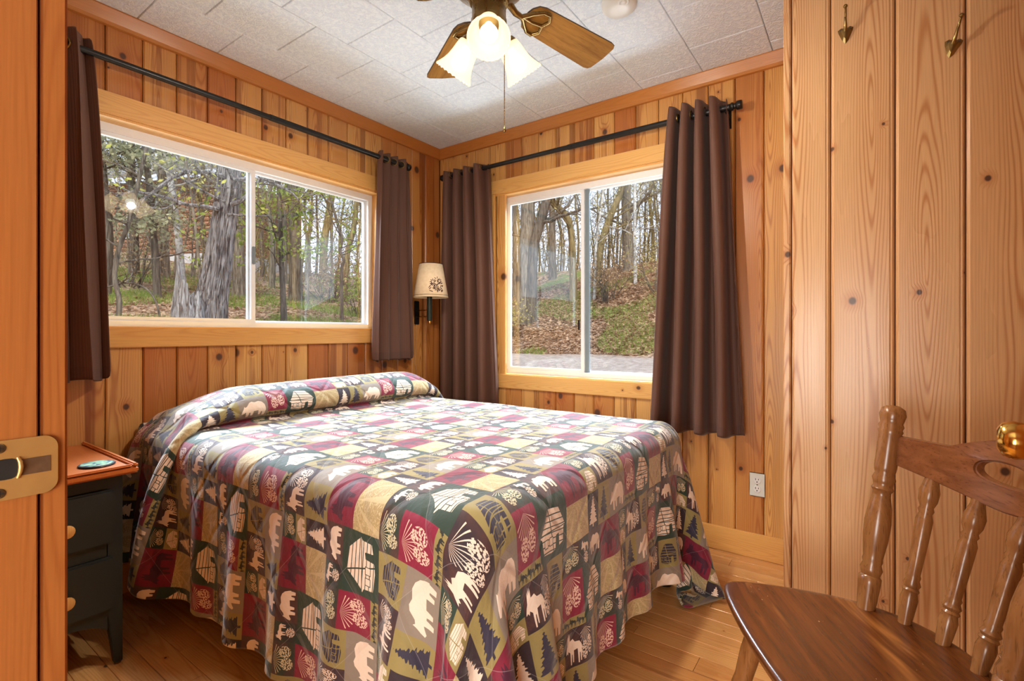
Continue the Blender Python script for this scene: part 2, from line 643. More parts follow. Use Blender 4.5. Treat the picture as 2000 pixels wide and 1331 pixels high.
def run(name, mat, p0, p1, z0, z1, depth, label=None, bevel=0.003, parent=None):
    """flat board lying against a wall from p0 to p1 (XY of its back edge), projecting to the right-hand side of p0->p1"""
    d = Vector((p1[0] - p0[0], p1[1] - p0[1], 0))
    L = d.length
    m = MB().box(-(z1 - z0) / 2, (z1 - z0) / 2, 0, depth, 0, L)
    o = m.build(name, mat, parent, bevel=bevel)
    d.normalize()
    nrm = Vector((d.y, -d.x, 0))
    up = nrm.cross(d)          # local x
    R = Matrix((up, nrm, d)).transposed().to_4x4()
    o.matrix_world = Matrix.Translation(Vector((p0[0], p0[1], (z0 + z1) / 2))) @ R
    if parent is None:
        struct(o, label)
    return o


def crown(name, p0, p1, label):
    d = Vector((p1[0] - p0[0], p1[1] - p0[1], 0))
    L = d.length
    d.normalize()
    nrm = Vector((d.y, -d.x, 0))
    # profile in (height, out) around the wall/ceiling corner
    prof = [(0, 0), (0, 0.032), (-0.006, 0.034), (-0.020, 0.028), (-0.052, 0.016), (-0.066, 0.014), (-0.068, 0)]
    o = MB().prism(prof, 0, L, 'z').build(name, M['crown'], smooth=False)
    up = Vector((0, 0, 1))
    z = up.cross(nrm)
    s = 1 if z.dot(d) > 0 else -1
    R = Matrix((up, nrm, z)).transposed().to_4x4()
    start = Vector((p0[0], p0[1], H)) if s > 0 else Vector((p1[0], p1[1], H))
    o.matrix_world = Matrix.Translation(start) @ R
    return struct(o, label)


crown('trim_1', (XD, 0), (0, 0), 'orange pine crown strip above the large window')
crown('trim_2', (0, 0), (0, -2.284), 'orange pine crown strip above the smaller window')
run('baseboard_right', M['pine_trim'], (0, 0), (0, YC), 0.0, 0.118, 0.016, 'pale pine baseboard under the wall outlet')
run('baseboard_left', M['pine_trim'], (XD, 0), (0, 0), 0.0, 0.118, 0.016)


# windows
def window(name, W, axis, label):
    """axis 'x': wall plane Y=0, outside +Y; axis 'y': wall plane X=0, outside +X. built in local frame: x along wall, y outwards"""
    root = empty(name)
    if axis == 'y':
        root.rotation_euler = (0, 0, -PI / 2)
        a0, a1 = -W['a1'], -W['a0']
    else:
        a0, a1 = W['a0'], W['a1']
    z0, z1 = W['z0'], W['z1']
    struct(root, label)
    D0 = 0.072
    # pine liners
    t = 0.014
    MB().box(a0, a1, -0.001, D0 + .05, z1 - t, z1).build('liner', M['pine_trim'], root)
    MB().box(a0, a1, -0.001, D0 + .05, z0, z0 + t * .6).build('liner', M['pine_trim'], root)
    MB().box(a0, a0 + t, 0.0, D0 + .0495, z0 + t * .6, z1 - t).build('liner', M['pine_trim'], root)
    MB().box(a1 - t, a1, 0.0, D0 + .0495, z0 + t * .6, z1 - t).build('liner', M['pine_trim'], root)
    a0, a1, z0, z1 = a0 + t, a1 - t, z0 + t * .6, z1 - t
    fw = 0.036
    m = MB()
    m.box(a0, a1, D0, D0 + .05, z1 - fw, z1).box(a0, a1, D0, D0 + .05, z0, z0 + fw * .75)
    m.box(a0, a0 + fw * .8, D0 + .0005, D0 + .0495, z0 + fw * .75, z1 - fw).box(a1 - fw * .8, a1, D0 + .0005, D0 + .0495, z0 + fw * .75, z1 - fw)
    m.build('frame', M['vinyl'], root)
    am = -1.312 if axis == 'x' else 1.108
    zi0, zi1 = z0 + fw * .75, z1 - fw
    ai0, ai1 = a0 + fw * .8, a1 - fw * .8
    # sliding sash in front, fixed lite behind
    def sash(s0, s1, y, wdt, nm):
        m = MB()
        m.box(s0, s1, y, y + .020, zi1 - wdt * .7, zi1).box(s0, s1, y, y + .020, zi0, zi0 + wdt * .8)
        m.box(s0, s0 + wdt, y + .0004, y + .0196, zi0 + wdt * .8, zi1 - wdt * .7).box(s1 - wdt, s1, y + .0004, y + .0196, zi0 + wdt * .8, zi1 - wdt * .7)
        so = m.build(nm, M['vinyl'], root)
        MB().box(s0 + wdt * .5, s1 - wdt * .5, y + .008, y + .012, zi0 + wdt * .4, zi1 - wdt * .4).build('pane', M['glass'], so)
        return so
    s1 = sash(ai0, am + .018, D0 + .006, 0.022, 'sash')
    s2 = sash(am - .010, ai1, D0 + .028, 0.014, 'fixed_sash')
    if axis == 'x':
        MB().box(am - .000, am + .014, D0 - .006, D0 + .006, 1.44, 1.53).build('latch', M['vinyl_grey'], s1, bevel=.002)
    else:
        MB().box(am + .019, am + .045, D0 + .018, D0 + .03, zi0, zi1).build('track', M['vinyl_grey'], root)
        MB().box(am - .020, am - .010, D0 - .004, D0 + .006, 1.10, 1.16).build('latch', M['black'], s1, bevel=.002)
    return root


window('window_1', W1, 'x', 'wide white sliding window above the bed')
window('window_2', W2, 'y', 'white sliding window above the long brown curtains')
CD = 0.017
# casings
run('trim_3', M['pine_trim'], (-2.2, 0), (-0.455, 0), W1['z1'] - 0.004, 2.062, CD, 'honey pine head casing of the wide window')
run('trim_4', M['pine_trim'], (-2.2, 0), (-0.455, 0), 1.02, W1['z0'] + .004, CD, 'honey pine sill casing of the wide window')
run('trim_5', M['pine_trim'], (0, -0.43), (0, -1.81), W2['z1'] - .004, 2.088, CD, 'honey pine head casing of the smaller window')
run('trim_6', M['pine_trim'], (0, -0.43), (0, -1.81), 0.722, W2['z0'] + .004, CD, 'honey pine sill casing of the smaller window')


def vtrim(name, mat, axis, a0, a1, z0, z1, label):
    m = MB().box(-(a1 - a0) / 2, (a1 - a0) / 2, -CD + .001, 0, 0, z1 - z0)
    c = (a0 + a1) / 2
    o = m.build(name, mat, bevel=.003, loc=(c, 0, z0) if axis == 'x' else (0, c, z0))
    if axis == 'y':
        o.rotation_euler = (0, 0, -PI / 2)
    return struct(o, label)


vtrim('trim_7', M['pine_trim'], 'x', W1['a1'] - .004, -0.455, W1['z0'] + .0045, W1['z1'] - .0045, 'side casing of the wide window beside the lamp')
vtrim('trim_8', M['pine_trim'], 'y', W2['a1'] - .004, -0.43, W2['z0'] + .0045, W2['z1'] - .0045, 'side casing of the smaller window beside the lamp')
vtrim('trim_9', M['pine_trim'], 'y', -1.81, W2['a0'] + .004, W2['z0'] + .0045, W2['z1'] - .0045, 'side casing of the smaller window behind the wide curtain')
vtrim('trim_10', M['pine_trim'], 'x', -2.2, W1['a0'] + .004, W1['z0'] + .0045, W1['z1'] - .0045, 'side casing of the wide window behind the curtain')

# ------------------------------------------------------------------ bedspread print (flat print on cloth, node based)
def quilt_mat():
    g = G('lodge_print_bedspread')
    U = 0.2 / 3.0
    uu, vv, _ = g.sep(g.coord('UV'))
    wob = g.sub(g.noise(g.xyz(uu, vv, 0), 9.0, 2), 0.5)
    x = g.div(g.add(g.add(uu, 1.433), g.mul(wob, 0.006)), U)
    y = g.div(g.add(g.add(vv, 0.996), g.mul(wob, 0.006)), U)
    j = g.f('FLOOR', g.div(y, 3.0))
    y = g.sub(y, g.mul(j, 3.0))
    x = g.f('FLOORED_MODULO', g.add(x, g.mul(j, 3.0)), 9.0)
    CR, GR, KH, OL = srgb(128, 18, 50), srgb(34, 54, 42), srgb(168, 146, 100), srgb(142, 126, 74)
    TA, BR, PL, LT = srgb(134, 120, 106), srgb(74, 44, 40), srgb(46, 30, 38), srgb(230, 208, 188)
    NV = srgb(46, 40, 58)
    fibre = g.noise(g.xyz(g.mul(x, 40), g.mul(y, 40), 0), 1.0, 2)

    def local(x0, x1, y0, y1, inset=0.0):
        w, h = (x1 - x0) * inset, (y1 - y0) * inset
        p = g.rng(x, x0 + w, x1 - w, clamp=False)
        q = g.rng(y, y0 + h, y1 - h, clamp=False)
        return p, q

    def inside(p, q):
        return g.lt(g.mx(g.f('ABSOLUTE', g.sub(p, 0.5)), g.f('ABSOLUTE', g.sub(q, 0.5))), 0.5)

    def box(p, q, a0, a1, b0, b1):
        return g.mul(g.mul(g.gt(p, a0), g.lt(p, a1)), g.mul(g.gt(q, b0), g.lt(q, b1)))

    def between(p, q, top, bot):
        return g.mul(g.mul(g.lt(q, g.curve(p, top)), g.gt(q, g.curve(p, bot))), inside(p, q))

    bear_t = [(0, .30), (.03, .42), (.09, .56), (.12, .66), (.15, .60), (.22, .63), (.34, .80), (.44, .84), (.55, .78), (.72, .82), (.85, .76), (.94, .62), (.99, .40), (1, .3)]
    bear_b = [(0, .30), (.05, .26), (.13, .33), (.18, .36), (.2, .05), (.29, .05), (.31, .30), (.36, .30), (.38, .10), (.46, .10), (.49, .34), (.68, .36), (.7, .10), (.78, .10), (.8, .28), (.84, .28), (.86, .05), (.96, .05), (.98, .3), (1, .3)]
    moose_t = [(0, .42), (.05, .55), (.1, .62), (.12, .9), (.15, .8), (.19, .98), (.22, .82), (.27, .95), (.3, .72), (.4, .74), (.48, .76), (.6, .66), (.85, .64), (.95, .55), (1, .4)]
    moose_b = [(0, .38), (.08, .42), (.14, .36), (.18, .45), (.3, .38), (.32, .02), (.38, .02), (.40, .30), (.44, .32), (.46, .08), (.51, .08), (.53, .42), (.74, .44), (.76, .02), (.82, .02), (.84, .30), (.88, .30), (.89, .06), (.94, .06), (.97, .42), (1, .4)]
    tree_w = [(0, .05), (.10, .05), (.105, .40), (.13, .42), (.29, .22), (.295, .36), (.46, .17), (.465, .29), (.61, .12), (.615, .21), (.76, .08), (.765, .13), (.96, .0), (1, 0)]

    def tree(p, q):
        wv = g.mul(g.sn(g.mul(q, 70.0)), 0.03)
        return g.mul(g.lt(g.f('ABSOLUTE', g.sub(p, 0.5)), g.add(g.curve(q, tree_w), g.mul(wv, g.gt(q, 0.12)))), inside(p, q))

    def cone(p, q, cx, cy, rx, ry):
        a = g.div(g.sub(p, cx), rx)
        b = g.div(g.sub(q, cy), ry)
        e = g.lt(g.add(g.mul(a, a), g.mul(b, b)), 1.0)
        vo = g.voro(g.xyz(g.mul(p, 1.0), g.mul(q, 1.0), 0), 19.0, 'F1', '2D')
        return g.mul(e, g.lt(vo.outputs['Distance'], 0.46))

    def needles(p, q, cx, cy, r0, n=26.0):
        a, b = g.sub(p, cx), g.sub(q, cy)
        an = g.f('ARCTAN2', a, g.mul(b, -1.0))
        rr = g.f('SQRT', g.add(g.mul(a, a), g.mul(b, b)))
        return g.mul(g.gt(g.sn(g.mul(an, n)), 0.72), g.mul(g.lt(rr, r0), g.lt(g.f('ABSOLUTE', an), 1.3)))

    def cones(p, q):
        c = g.mx(cone(p, q, 0.34, 0.32, 0.20, 0.27), cone(p, q, 0.72, 0.42, 0.19, 0.27))
        return g.mul(g.mx(c, needles(p, q, 0.45, 0.97, 0.5)), inside(p, q))

    def cabin(p, q):
        body = between(p, q, [(0, .45), (.04, .48), (.32, .92), (.74, .86), (.98, .50), (1, .48)], [(0, .44), (.06, .40), (.08, .10), (.42, .04), (.60, .06), (.62, .34), (.74, .36), (.76, .10), (.92, .14), (.94, .44), (1, .47)])
        logs = g.lt(g.fr(g.add(g.mul(q, 8.5), g.mul(p, 0.8))), 0.20)
        split = g.lt(g.f('ABSOLUTE', g.sub(p, g.add(0.32, g.mul(g.sub(0.92, q), 0.24)))), 0.014)
        eave = g.lt(g.f('ABSOLUTE', g.sub(q, 0.47)), 0.012)
        win = g.mx(box(p, q, .16, .28, .2, .34), box(p, q, .36, .48, .2, .34))
        wino = g.mx(box(p, q, .145, .295, .18, .36), box(p, q, .345, .495, .18, .36))
        line = g.mul(g.mx(g.mx(logs, split), eave), g.sub(1.0, win))
        line = g.mx(line, g.mul(wino, g.sub(1.0, win)))
        return g.mul(body, g.sub(1.0, line))

    def leafy(p, q):
        nz = g.noise(g.xyz(g.mul(p, 3.2), g.mul(q, 3.2), 0.3), 1.0, 3, 0.6, 1.4)
        v1 = g.gt(g.sn(g.mul(nz, 70.0)), 0.55)
        stem = needles(p, q, 0.45, 1.02, 1.1, 13.0)
        return g.mx(v1, g.mul(stem, 0.8))

    col = g.mix(g.rng(fibre, .3, .7), OL, KH)

    def patch(x0, x1, y0, y1, bg, fg=None, fn=None, inset=0.08, amount=1.0, bg2=None):
        nonlocal col
        p, q = local(x0, x1, y0, y1)
        c = bg
        if bg2 is not None:
            c = g.mix(g.rng(g.noise(g.xyz(x, y, 3.3), 2.2, 2), .35, .65), bg, bg2)
        if fn is not None:
            a, b = local(x0, x1, y0, y1, inset)
            c = g.mix(g.mul(fn(a, b), amount), c, fg)
        col = g.mix(inside(p, q), col, c)

    # one strip of the repeat, 9 x 3 units; every strip is shifted by 3
    patch(0.0, 2.05, 0.0, 1.95, GR, LT, cabin, 0.07)
    patch(0.0, 0.75, 1.95, 3.0, GR, LT, lambda p, q: g.mx(between(p, g.sub(g.mul(q, 1.8), 0.8), moose_t, moose_b), cone(p, q, .5, .24, .3, .22)), 0.08, 1, PL)
    patch(0.75, 2.05, 1.95, 3.0, BR, LT, lambda p, q: between(p, q, bear_t, bear_b), 0.07)
    patch(2.05, 3.85, 0.0, 1.42, KH, srgb(206, 186, 142), leafy, 0.0, 0.75)
    patch(2.05, 3.85, 1.42, 3.0, CR, srgb(58, 20, 44), lambda p, q: between(p, q, moose_t, moose_b), 0.08, 0.85, srgb(112, 18, 44))
    patch(3.85, 4.85, 0.0, 1.42, PL, LT, tree, 0.06)
    patch(3.85, 4.85, 1.42, 2.15, OL, LT, cabin, 0.04)
    patch(3.85, 4.85, 2.15, 3.0, GR, srgb(214, 196, 160), cones, 0.03)
    patch(4.85, 5.95, 0.0, 1.55, OL, NV, tree, 0.05)
    patch(5.95, 7.7, 0.0, 1.55, TA, LT, lambda p, q: between(p, q, bear_t, bear_b), 0.07)
    patch(4.85, 6.4, 1.55, 3.0, BR, LT, lambda p, q: g.mx(between(g.sub(g.mul(p, 1.7), 0.0), q, moose_t, moose_b), g.mul(g.gt(p, .55), cones(g.sub(g.mul(p, 2.0), 1.0), q))), 0.05, 1, PL)
    patch(6.4, 7.7, 1.55, 3.0, OL, NV, cabin, 0.08)
    patch(7.7, 9.0, 0.0, 0.42, OL, srgb(40, 40, 34), lambda p, q: between(g.fr(g.mul(p, 3.0)), q, moose_t, moose_b), 0.06)
    patch(7.7, 9.0, 0.42, 2.0, CR, srgb(226, 190, 170), cones, 0.05)
    patch(7.7, 9.0, 2.0, 3.0, GR, srgb(206, 196, 160), cones, 0.04, 1, BR)
    # quilting thread in a large diamond lay-out
    d1 = g.f('ABSOLUTE', g.sub(g.fr(g.div(g.add(uu, vv), 0.21)), 0.5))
    d2 = g.f('ABSOLUTE', g.sub(g.fr(g.div(g.sub(uu, vv), 0.21)), 0.5))
    dd = g.mn(d1, d2)
    st = g.rng(dd, 0.0, 0.0055, 1.0, 0.0)
    col = g.mix(g.mul(st, 0.28), col, srgb(200, 190, 190))
    puff = g.rng(dd, 0.0, 0.10, 0.0, 1.0, smooth=True)
    wr = g.noise(g.xyz(uu, vv, 0), 26, 4, 0.6, 0.6)
    wr2 = g.noise(g.xyz(g.mul(uu, 1.0), vv, 2.0), 9, 3, 0.55, 0.4)
    h = g.add(g.add(g.mul(puff, 0.55), g.mul(wr, 0.55)), g.mul(wr2, 1.1))
    g.bsdf(col, 0.68, 0, g.bump(h, 0.75, 0.008), 0.35, Sheen_Weight=0.32, Sheen_Roughness=0.5)
    return g.m


M['quilt'] = quilt_mat()

# ------------------------------------------------------------------ bed
BX0, BX1, BY0, BY1, BZ = -1.85, -0.48, -1.87, -0.03, 0.665
bed = tag(empty('bed', ((BX0 + BX1) / 2, (BY0 + BY1) / 2, 0)), 'full size bed with dark rails and black caster feet under the lodge bedspread', 'bed')
bo = bed.location
M['mattress'] = plain('mattress_ticking', srgb(210, 205, 196), 0.8)
M['rail'] = plain('bed_rail_wood', srgb(104, 56, 28), 0.45, var=0.15)
MB().box(BX0 - bo.x, BX1 - bo.x, BY0 - bo.y, BY1 - bo.y, 0.42, BZ).build('mattress', M['mattress'], bed, bevel=0.045)
MB().box(BX0 - bo.x + .01, BX1 - bo.x - .01, BY0 - bo.y + .01, BY1 - bo.y - .01, 0.24, 0.42).build('box_spring', M['mattress'], bed, bevel=0.02)
for sx in (-1, 1):
    xe = (BX1 - BX0) / 2 - .02
    MB().box(sx * xe - .012, sx * xe + .012, BY0 - bo.y + .02, BY1 - bo.y - .02, 0.13, 0.24).build('rail', M['rail'], bed, bevel=.004)
    for sy in (-1, 1):
        ye = (BY1 - BY0) / 2 - .06
        MB().lathe((sx * (xe - .0), sy * ye, 0), (sx * xe, sy * ye, 0.14), [(0, .030), (.06, .034), (.4, .034), (.45, .022), (1, .022)], 14).build('leg', M['black'], bed, smooth=True)


# bedspread: drape solved with position based dynamics
def drape():
    step = 0.025
    drop = 0.485
    TOPZ = BZ + 0.036
    # centre profile: list of (Y, Z) from the foot edge to the head
    prof = [(-0.60, 0), (-0.50, .004), (-0.452, .006), (-0.425, .012), (-0.438, .030), (-0.462, .055), (-0.465, .085), (-0.44, .118), (-0.39, .143), (-0.33, .153), (-0.26, .148), (-0.18, .130), (-0.10, .098), (-0.05, .062), (-0.032, .0)]
    P = [Vector((p[0], p[1])) for p in prof]
    # resample smoothly
    fine = []
    for i in range(len(P) - 1):
        p0, p1, p2, p3 = P[max(i - 1, 0)], P[i], P[i + 1], P[min(i + 2, len(P) - 1)]
        for k in range(12):
            t = k / 12
            fine.append(0.5 * ((2 * p1) + (p2 - p0) * t + (2 * p0 - 5 * p1 + 4 * p2 - p3) * t * t + (3 * p1 - p0 - 3 * p2 + p3) * t ** 3))
    fine.append(P[-1])
    fa = np.array([[p.x, p.y] for p in fine])
    arc = np.concatenate([[0], np.cumsum(np.hypot(*np.diff(fa, axis=0).T))]) + fa[0, 0]
    vmax = arc[-1]
    us = np.arange(BX0 - drop, BX1 + drop + 1e-6, step)
    nv = int((vmax - (BY0 - drop)) / step)
    vs_ = np.linspace(BY0 - drop, vmax, nv)
    Ug, Vg = np.meshgrid(us, vs_, indexing='ij')
    # the two corners at the foot are cut round
    bb = np.clip((BY0 - Vg) / drop, 0, 1)
    for sgn, edge in ((-1, BX0), (1, BX1)):
        aa = np.clip(sgn * (Ug - edge) / drop, 0, 1)
        both = (aa > 0) & (bb > 0)
        k = .62
        a2 = aa * ((1 - k) + k * np.sqrt(1 - bb ** 2 / 2))
        b2 = bb * ((1 - k) + k * np.sqrt(1 - aa ** 2 / 2))
        Ug = np.where(both, edge + sgn * a2 * drop, Ug)
        Vg = np.where(both, BY0 - b2 * drop, Vg)
    Y = np.where(Vg < fa[0, 0], Vg, np.interp(Vg, arc, fa[:, 0]))
    Z0 = np.where(Vg < fa[0, 0], 0, np.interp(Vg, arc, fa[:, 1]))
    def ss(a, b, t):
        t = np.clip((t - a) / (b - a), 0, 1)
        return t * t * (3 - 2 * t)
    hx = np.minimum(ss(BX0 - .06, BX0 + .30, Ug), 1 - ss(BX1 - .17, BX1 + .09, Ug))
    # pillow line: a little lower towards the left end
    Z = TOPZ + Z0 * (0.25 + 0.75 * hx) * (0.94 + 0.06 * ss(-1.8, -0.9, Ug))
    X = Ug.copy()
    rs = np.random.RandomState(3)
    tx = sum(np.sin(Ug * a + b) * np.sin(Vg * c + d) for a, b, c, d in [(5, 1, 4, 2), (11, .3, 7, 1.1), (17, 2, 15, .4)]) * 0.0018
    Z = Z + tx * (Vg < -0.5)
    # outside the bed the sheet starts stretched out flat
    out = np.maximum(np.maximum(BX0 - Ug, Ug - BX1), 0)
    outf = np.maximum(BY0 - Vg, 0)
    Z = np.where(out > 0, TOPZ + (Z - TOPZ) * np.exp(-out * 12), Z)
    Z += rs.rand(*Z.shape) * 0.004 * ((out > 0) | (outf > 0))
    pos = np.stack([X, Y, Z], -1)
    pin = (Ug > BX0 + .045) & (Ug < BX1 - .045) & (Vg > BY0 + .045)
    pin |= (Vg > vmax - 0.001) & (Ug > BX0 - .01) & (Ug < BX1 + .01)
    w = np.where(pin, 0.0, 1.0)[..., None]
    prev = pos.copy()
    c0 = np.array([(BX0 + BX1) / 2, (BY0 + BY1) / 2, TOPZ / 2 - .05])
    rad = 0.055
    hb = np.array([(BX1 - BX0) / 2 + .012, (BY1 - BY0) / 2 + .012, TOPZ / 2 + .048]) - rad
    # rest lengths: extra fullness towards the hem
    full_v = 1 + 0.075 * np.clip(out / drop, 0, 1)
    full_u = 1 + 0.06 * np.clip(outf / drop, 0, 1)
    dv = vs_[1] - vs_[0]

    FL = np.stack([Ug, Vg], -1)
    def restv(k): return np.linalg.norm(FL[:, k:] - FL[:, :-k], axis=-1) * 0.5 * (full_v[:, k:] + full_v[:, :-k])
    def restu(k): return np.linalg.norm(FL[k:] - FL[:-k], axis=-1) * 0.5 * (full_u[k:, :] + full_u[:-k, :])
    cons = []
    for ax, k, stiff in ((0, 1, 1.0), (1, 1, 1.0), (0, 3, .12), (1, 3, .12)):
        R = restu(k) if ax == 0 else restv(k)
        n = pos.shape[ax]
        for par in range(2 * k if k == 1 else 2 * k):
            idx = np.array([i for i in range(n - k) if (i // k) % 2 == par // k and i % k == par % k]) if k > 1 else np.arange(par, n - 1, 2)
            if len(idx):
                cons.append((ax, k, stiff, idx, np.take(R, idx, axis=ax)))
    dg = math.hypot(step, dv)
    I, J = pos.shape[:2]

    def solve(a, b, wa, wb, rest, stiff):
        d = b - a
        L = np.sqrt((d * d).sum(-1, keepdims=True)) + 1e-9
        ws_ = wa + wb
        c = stiff * (L - rest[..., None]) / L / np.maximum(ws_, 1e-6)
        return d * c * wa, d * c * wb
    for it in range(230):
        vel = (pos - prev) * 0.965
        prev = pos.copy()
        acc = np.array([0, 0, -9.8]) * (1 / 60.0) ** 2
        pos = pos + (vel + acc) * w
        for sub in range(9):
            for ax, k, stiff, idx, rest in cons:
                if ax == 0:
                    da, db = solve(pos[idx], pos[idx + k], w[idx], w[idx + k], rest, stiff)
                    pos[idx] += da
                    pos[idx + k] -= db
                else:
                    da, db = solve(pos[:, idx], pos[:, idx + k], w[:, idx], w[:, idx + k], rest, stiff)
                    pos[:, idx] += da
                    pos[:, idx + k] -= db
            for s0 in (0, 1):
                a = pos[s0:I - 1:2, :-1]; b = pos[s0 + 1::2, 1:]
                for t0 in (0, 1):
                    A = pos[s0:I - 1:2, t0:J - 1:2]; B = pos[s0 + 1::2, t0 + 1::2]
                    m0, m1 = min(A.shape[0], B.shape[0]), min(A.shape[1], B.shape[1])
                    sl_a = (slice(s0, s0 + 2 * m0, 2), slice(t0, t0 + 2 * m1, 2))
                    sl_b = (slice(s0 + 1, s0 + 1 + 2 * m0, 2), slice(t0 + 1, t0 + 1 + 2 * m1, 2))
                    sl_c = (slice(s0, s0 + 2 * m0, 2), slice(t0 + 1, t0 + 1 + 2 * m1, 2))
                    sl_d = (slice(s0 + 1, s0 + 1 + 2 * m0, 2), slice(t0, t0 + 2 * m1, 2))
                    for qa, qb in ((sl_a, sl_b), (sl_c, sl_d)):
                        da, db = solve(pos[qa], pos[qb], w[qa], w[qb], np.linalg.norm(FL[qa] - FL[qb], axis=-1) * 1.02, 0.25)
                        pos[qa] += da
                        pos[qb] -= db
        # collision with the mattress (rounded box)
        q = np.abs(pos - c0) - hb
        qm = np.maximum(q, 0)
        L = np.sqrt((qm * qm).sum(-1))
        sd = L + np.minimum(q.max(-1), 0) - rad
        sg = np.sign(pos - c0)
        nrm = np.where((L > 1e-9)[..., None], qm / np.maximum(L, 1e-9)[..., None], np.eye(3)[q.argmax(-1)]) * sg
        pen = np.where(sd < 0, -sd, 0)[..., None]
        pos = pos + nrm * pen * w
        hit = (pen > 0) & (w > 0)
        prev = np.where(hit, prev + (pos - prev) * 0.5, prev)
        # floor, nightstand, walls
        low = pos[..., 2] < 0.014
        pos[..., 2] = np.maximum(pos[..., 2], 0.014)
        prev = np.where(low[..., None], pos, prev)
        pos[..., 1] = np.minimum(pos[..., 1], -0.03)
        near = pos[..., 1] > -0.64
        pos[..., 0] = np.where(near, np.maximum(pos[..., 0], -1.992), pos[..., 0])
        pos[..., 0] = np.minimum(pos[..., 0], -0.20)
    me = bpy.data.meshes.new('bedspread')
    verts = pos.reshape(-1, 3).tolist()
    faces = [(i * J + k, (i + 1) * J + k, (i + 1) * J + k + 1, i * J + k + 1) for i in range(I - 1) for k in range(J - 1)]
    me.from_pydata(verts, [], faces)
    uv = me.uv_layers.new(name='UVMap')
    flat = np.stack([Ug, Vg], -1).reshape(-1, 2)
    li = np.empty(len(me.loops), dtype=np.int32)
    me.loops.foreach_get('vertex_index', li)
    uv.data.foreach_set('uv', flat[li].astype(np.float32).ravel())
    me.update()
    return me


spread = obj('bedspread', drape(), M['quilt'], None, True, None, subsurf=2, solid=0.007)
spread.modifiers.move(0, 1) if spread.modifiers[0].type == 'SOLIDIFY' else None
tag(spread, 'patchwork print bedspread with bears, cabins, moose and pine cones over the bed', 'bedspread')

# ------------------------------------------------------------------ curtains and rods
def rod(name, axis, a0, a1, z, off, label, ends):
    r = empty(name, (a0 if axis == 'x' else -off, -off if axis == 'x' else a0, z), 0 if axis == 'x' else -PI / 2)
    L = abs(a1 - a0)
    MB().tube([(0, 0, 0), (L, 0, 0)], 0.0135, 14).build('pole', M['black'], r, smooth=True)
    MB().tube([(L * .52, 0, 0), (L, 0, 0)], 0.0155, 14).build('pole_sleeve', M['black'], r, smooth=True)
    for e in ends:
        xx, s = (0, -1) if e == 0 else (L, 1)
        MB().lathe((xx, 0, 0), (xx + s * .055, 0, 0), [(0, .013), (.15, .019), (.3, .019), (.36, .013), (.5, .013), (.56, .020), (.62, .0215), (.95, .0215), (1, .019)], 16).build('finial', M['black'], r, smooth=True)
        xb = xx - s * .02
        MB().tube([(xb, 0, -.012), (xb, off * .5, -.014), (xb, off - .004, -.02)], 0.006, 8).box(xb - .012, xb + .012, off - .006, off - .0005, -.075, .03).build('bracket', M['black'], r)
    return tag(r, label, 'curtain rod')


rod('curtain_rod', 'x', -2.26, -0.42, 2.165, 0.08, 'black curtain rod across the wide window', [1])
rod('curtain_rod', 'y', -0.150, -1.985, 2.165, 0.08, 'black curtain rod across the smaller window', [0, 1])


def curtain(axis, a0, a1, b0, b1, ztop, zbot, off, nf, amp, label, seed, sign=1):
    """hangs from a0..a1 at the top to b0..b1 at the hem (coordinate along the wall)"""
    rs = random.Random(seed)
    ph = rs.uniform(-.15, .15)
    nu, nv = nf * 14, 22
    fl = [rs.uniform(.85, 1.15) for _ in range(nf + 2)]

    def fn(s, t):
        z = ztop + (zbot - ztop) * t
        p = s * nf
        k = int(min(p, nf - 1e-6))
        wv = math.sin(2 * PI * p + PI / 2 * 0)
        sharp = math.copysign(abs(wv) ** 0.75, wv)
        am = amp * (0.95 + 0.35 * t) * fl[k] * (1 if t < .05 else 1 + .12 * math.sin(3 * t + k))
        e = t ** 0.8
        pa = a0 + (a1 - a0) * s
        pb = b0 + (b1 - b0) * s
        a = pa + (pb - pa) * e
        a += 0.010 * math.sin(4 * PI * p + ph) * (0.7 + .3 * t) + 0.004 * math.sin(2 * PI * p + 5 * t)
        o = off + am * sharp
        if t < 0.02:
            z += 0.004 * math.sin(2 * PI * p * 2)
        z += 0.006 * math.sin(2 * PI * p + 1) * t
        return (a, -o, z) if axis == 'x' else (-o, a, z)
    m = MB().grid(fn, nu, nv)
    me = m.mesh('panel')
    uvl = me.uv_layers.new(name='UVMap')
    width = nf * 0.17
    uvs = [((i / nu) * width, (1 - j / nv) * (ztop - zbot)) for i in range(nu + 1) for j in range(nv + 1)]
    for lp in me.loops:
        uvl.data[lp.index].uv = uvs[lp.vertex_index]
    base = Vector(fn(.5, 1))
    root = empty('curtain', base)
    me.transform(Matrix.Translation(-base))
    o = obj('panel', me, M['curtain'], root, True, None, subsurf=1, solid=0.003)
    # grommets where the cloth crosses the rod
    for k in range(nf * 2):
        s = (k + 0.5) / (nf * 2) if False else (k / (nf * 2) + 0.0)
        if s <= 0.001:
            continue
        c = Vector(fn(s, 0.0)); c.z = 2.165
        d = Vector(fn(s + .01, 0.02)) - Vector(fn(s - .01, 0.02)); d.z = 0
        d.normalize()
        n = Vector((-d.y, d.x, 0))
        ring = [c + d * (0.021 * math.cos(q)) + Vector((0, 0, 1)) * (0.021 * math.sin(q)) - base for q in [2 * PI * i / 14 for i in range(15)]]
        MB().tube(ring, 0.004, 6, False).build('grommet', M['antique'], root, smooth=True)
    return tag(root, label, 'curtain')


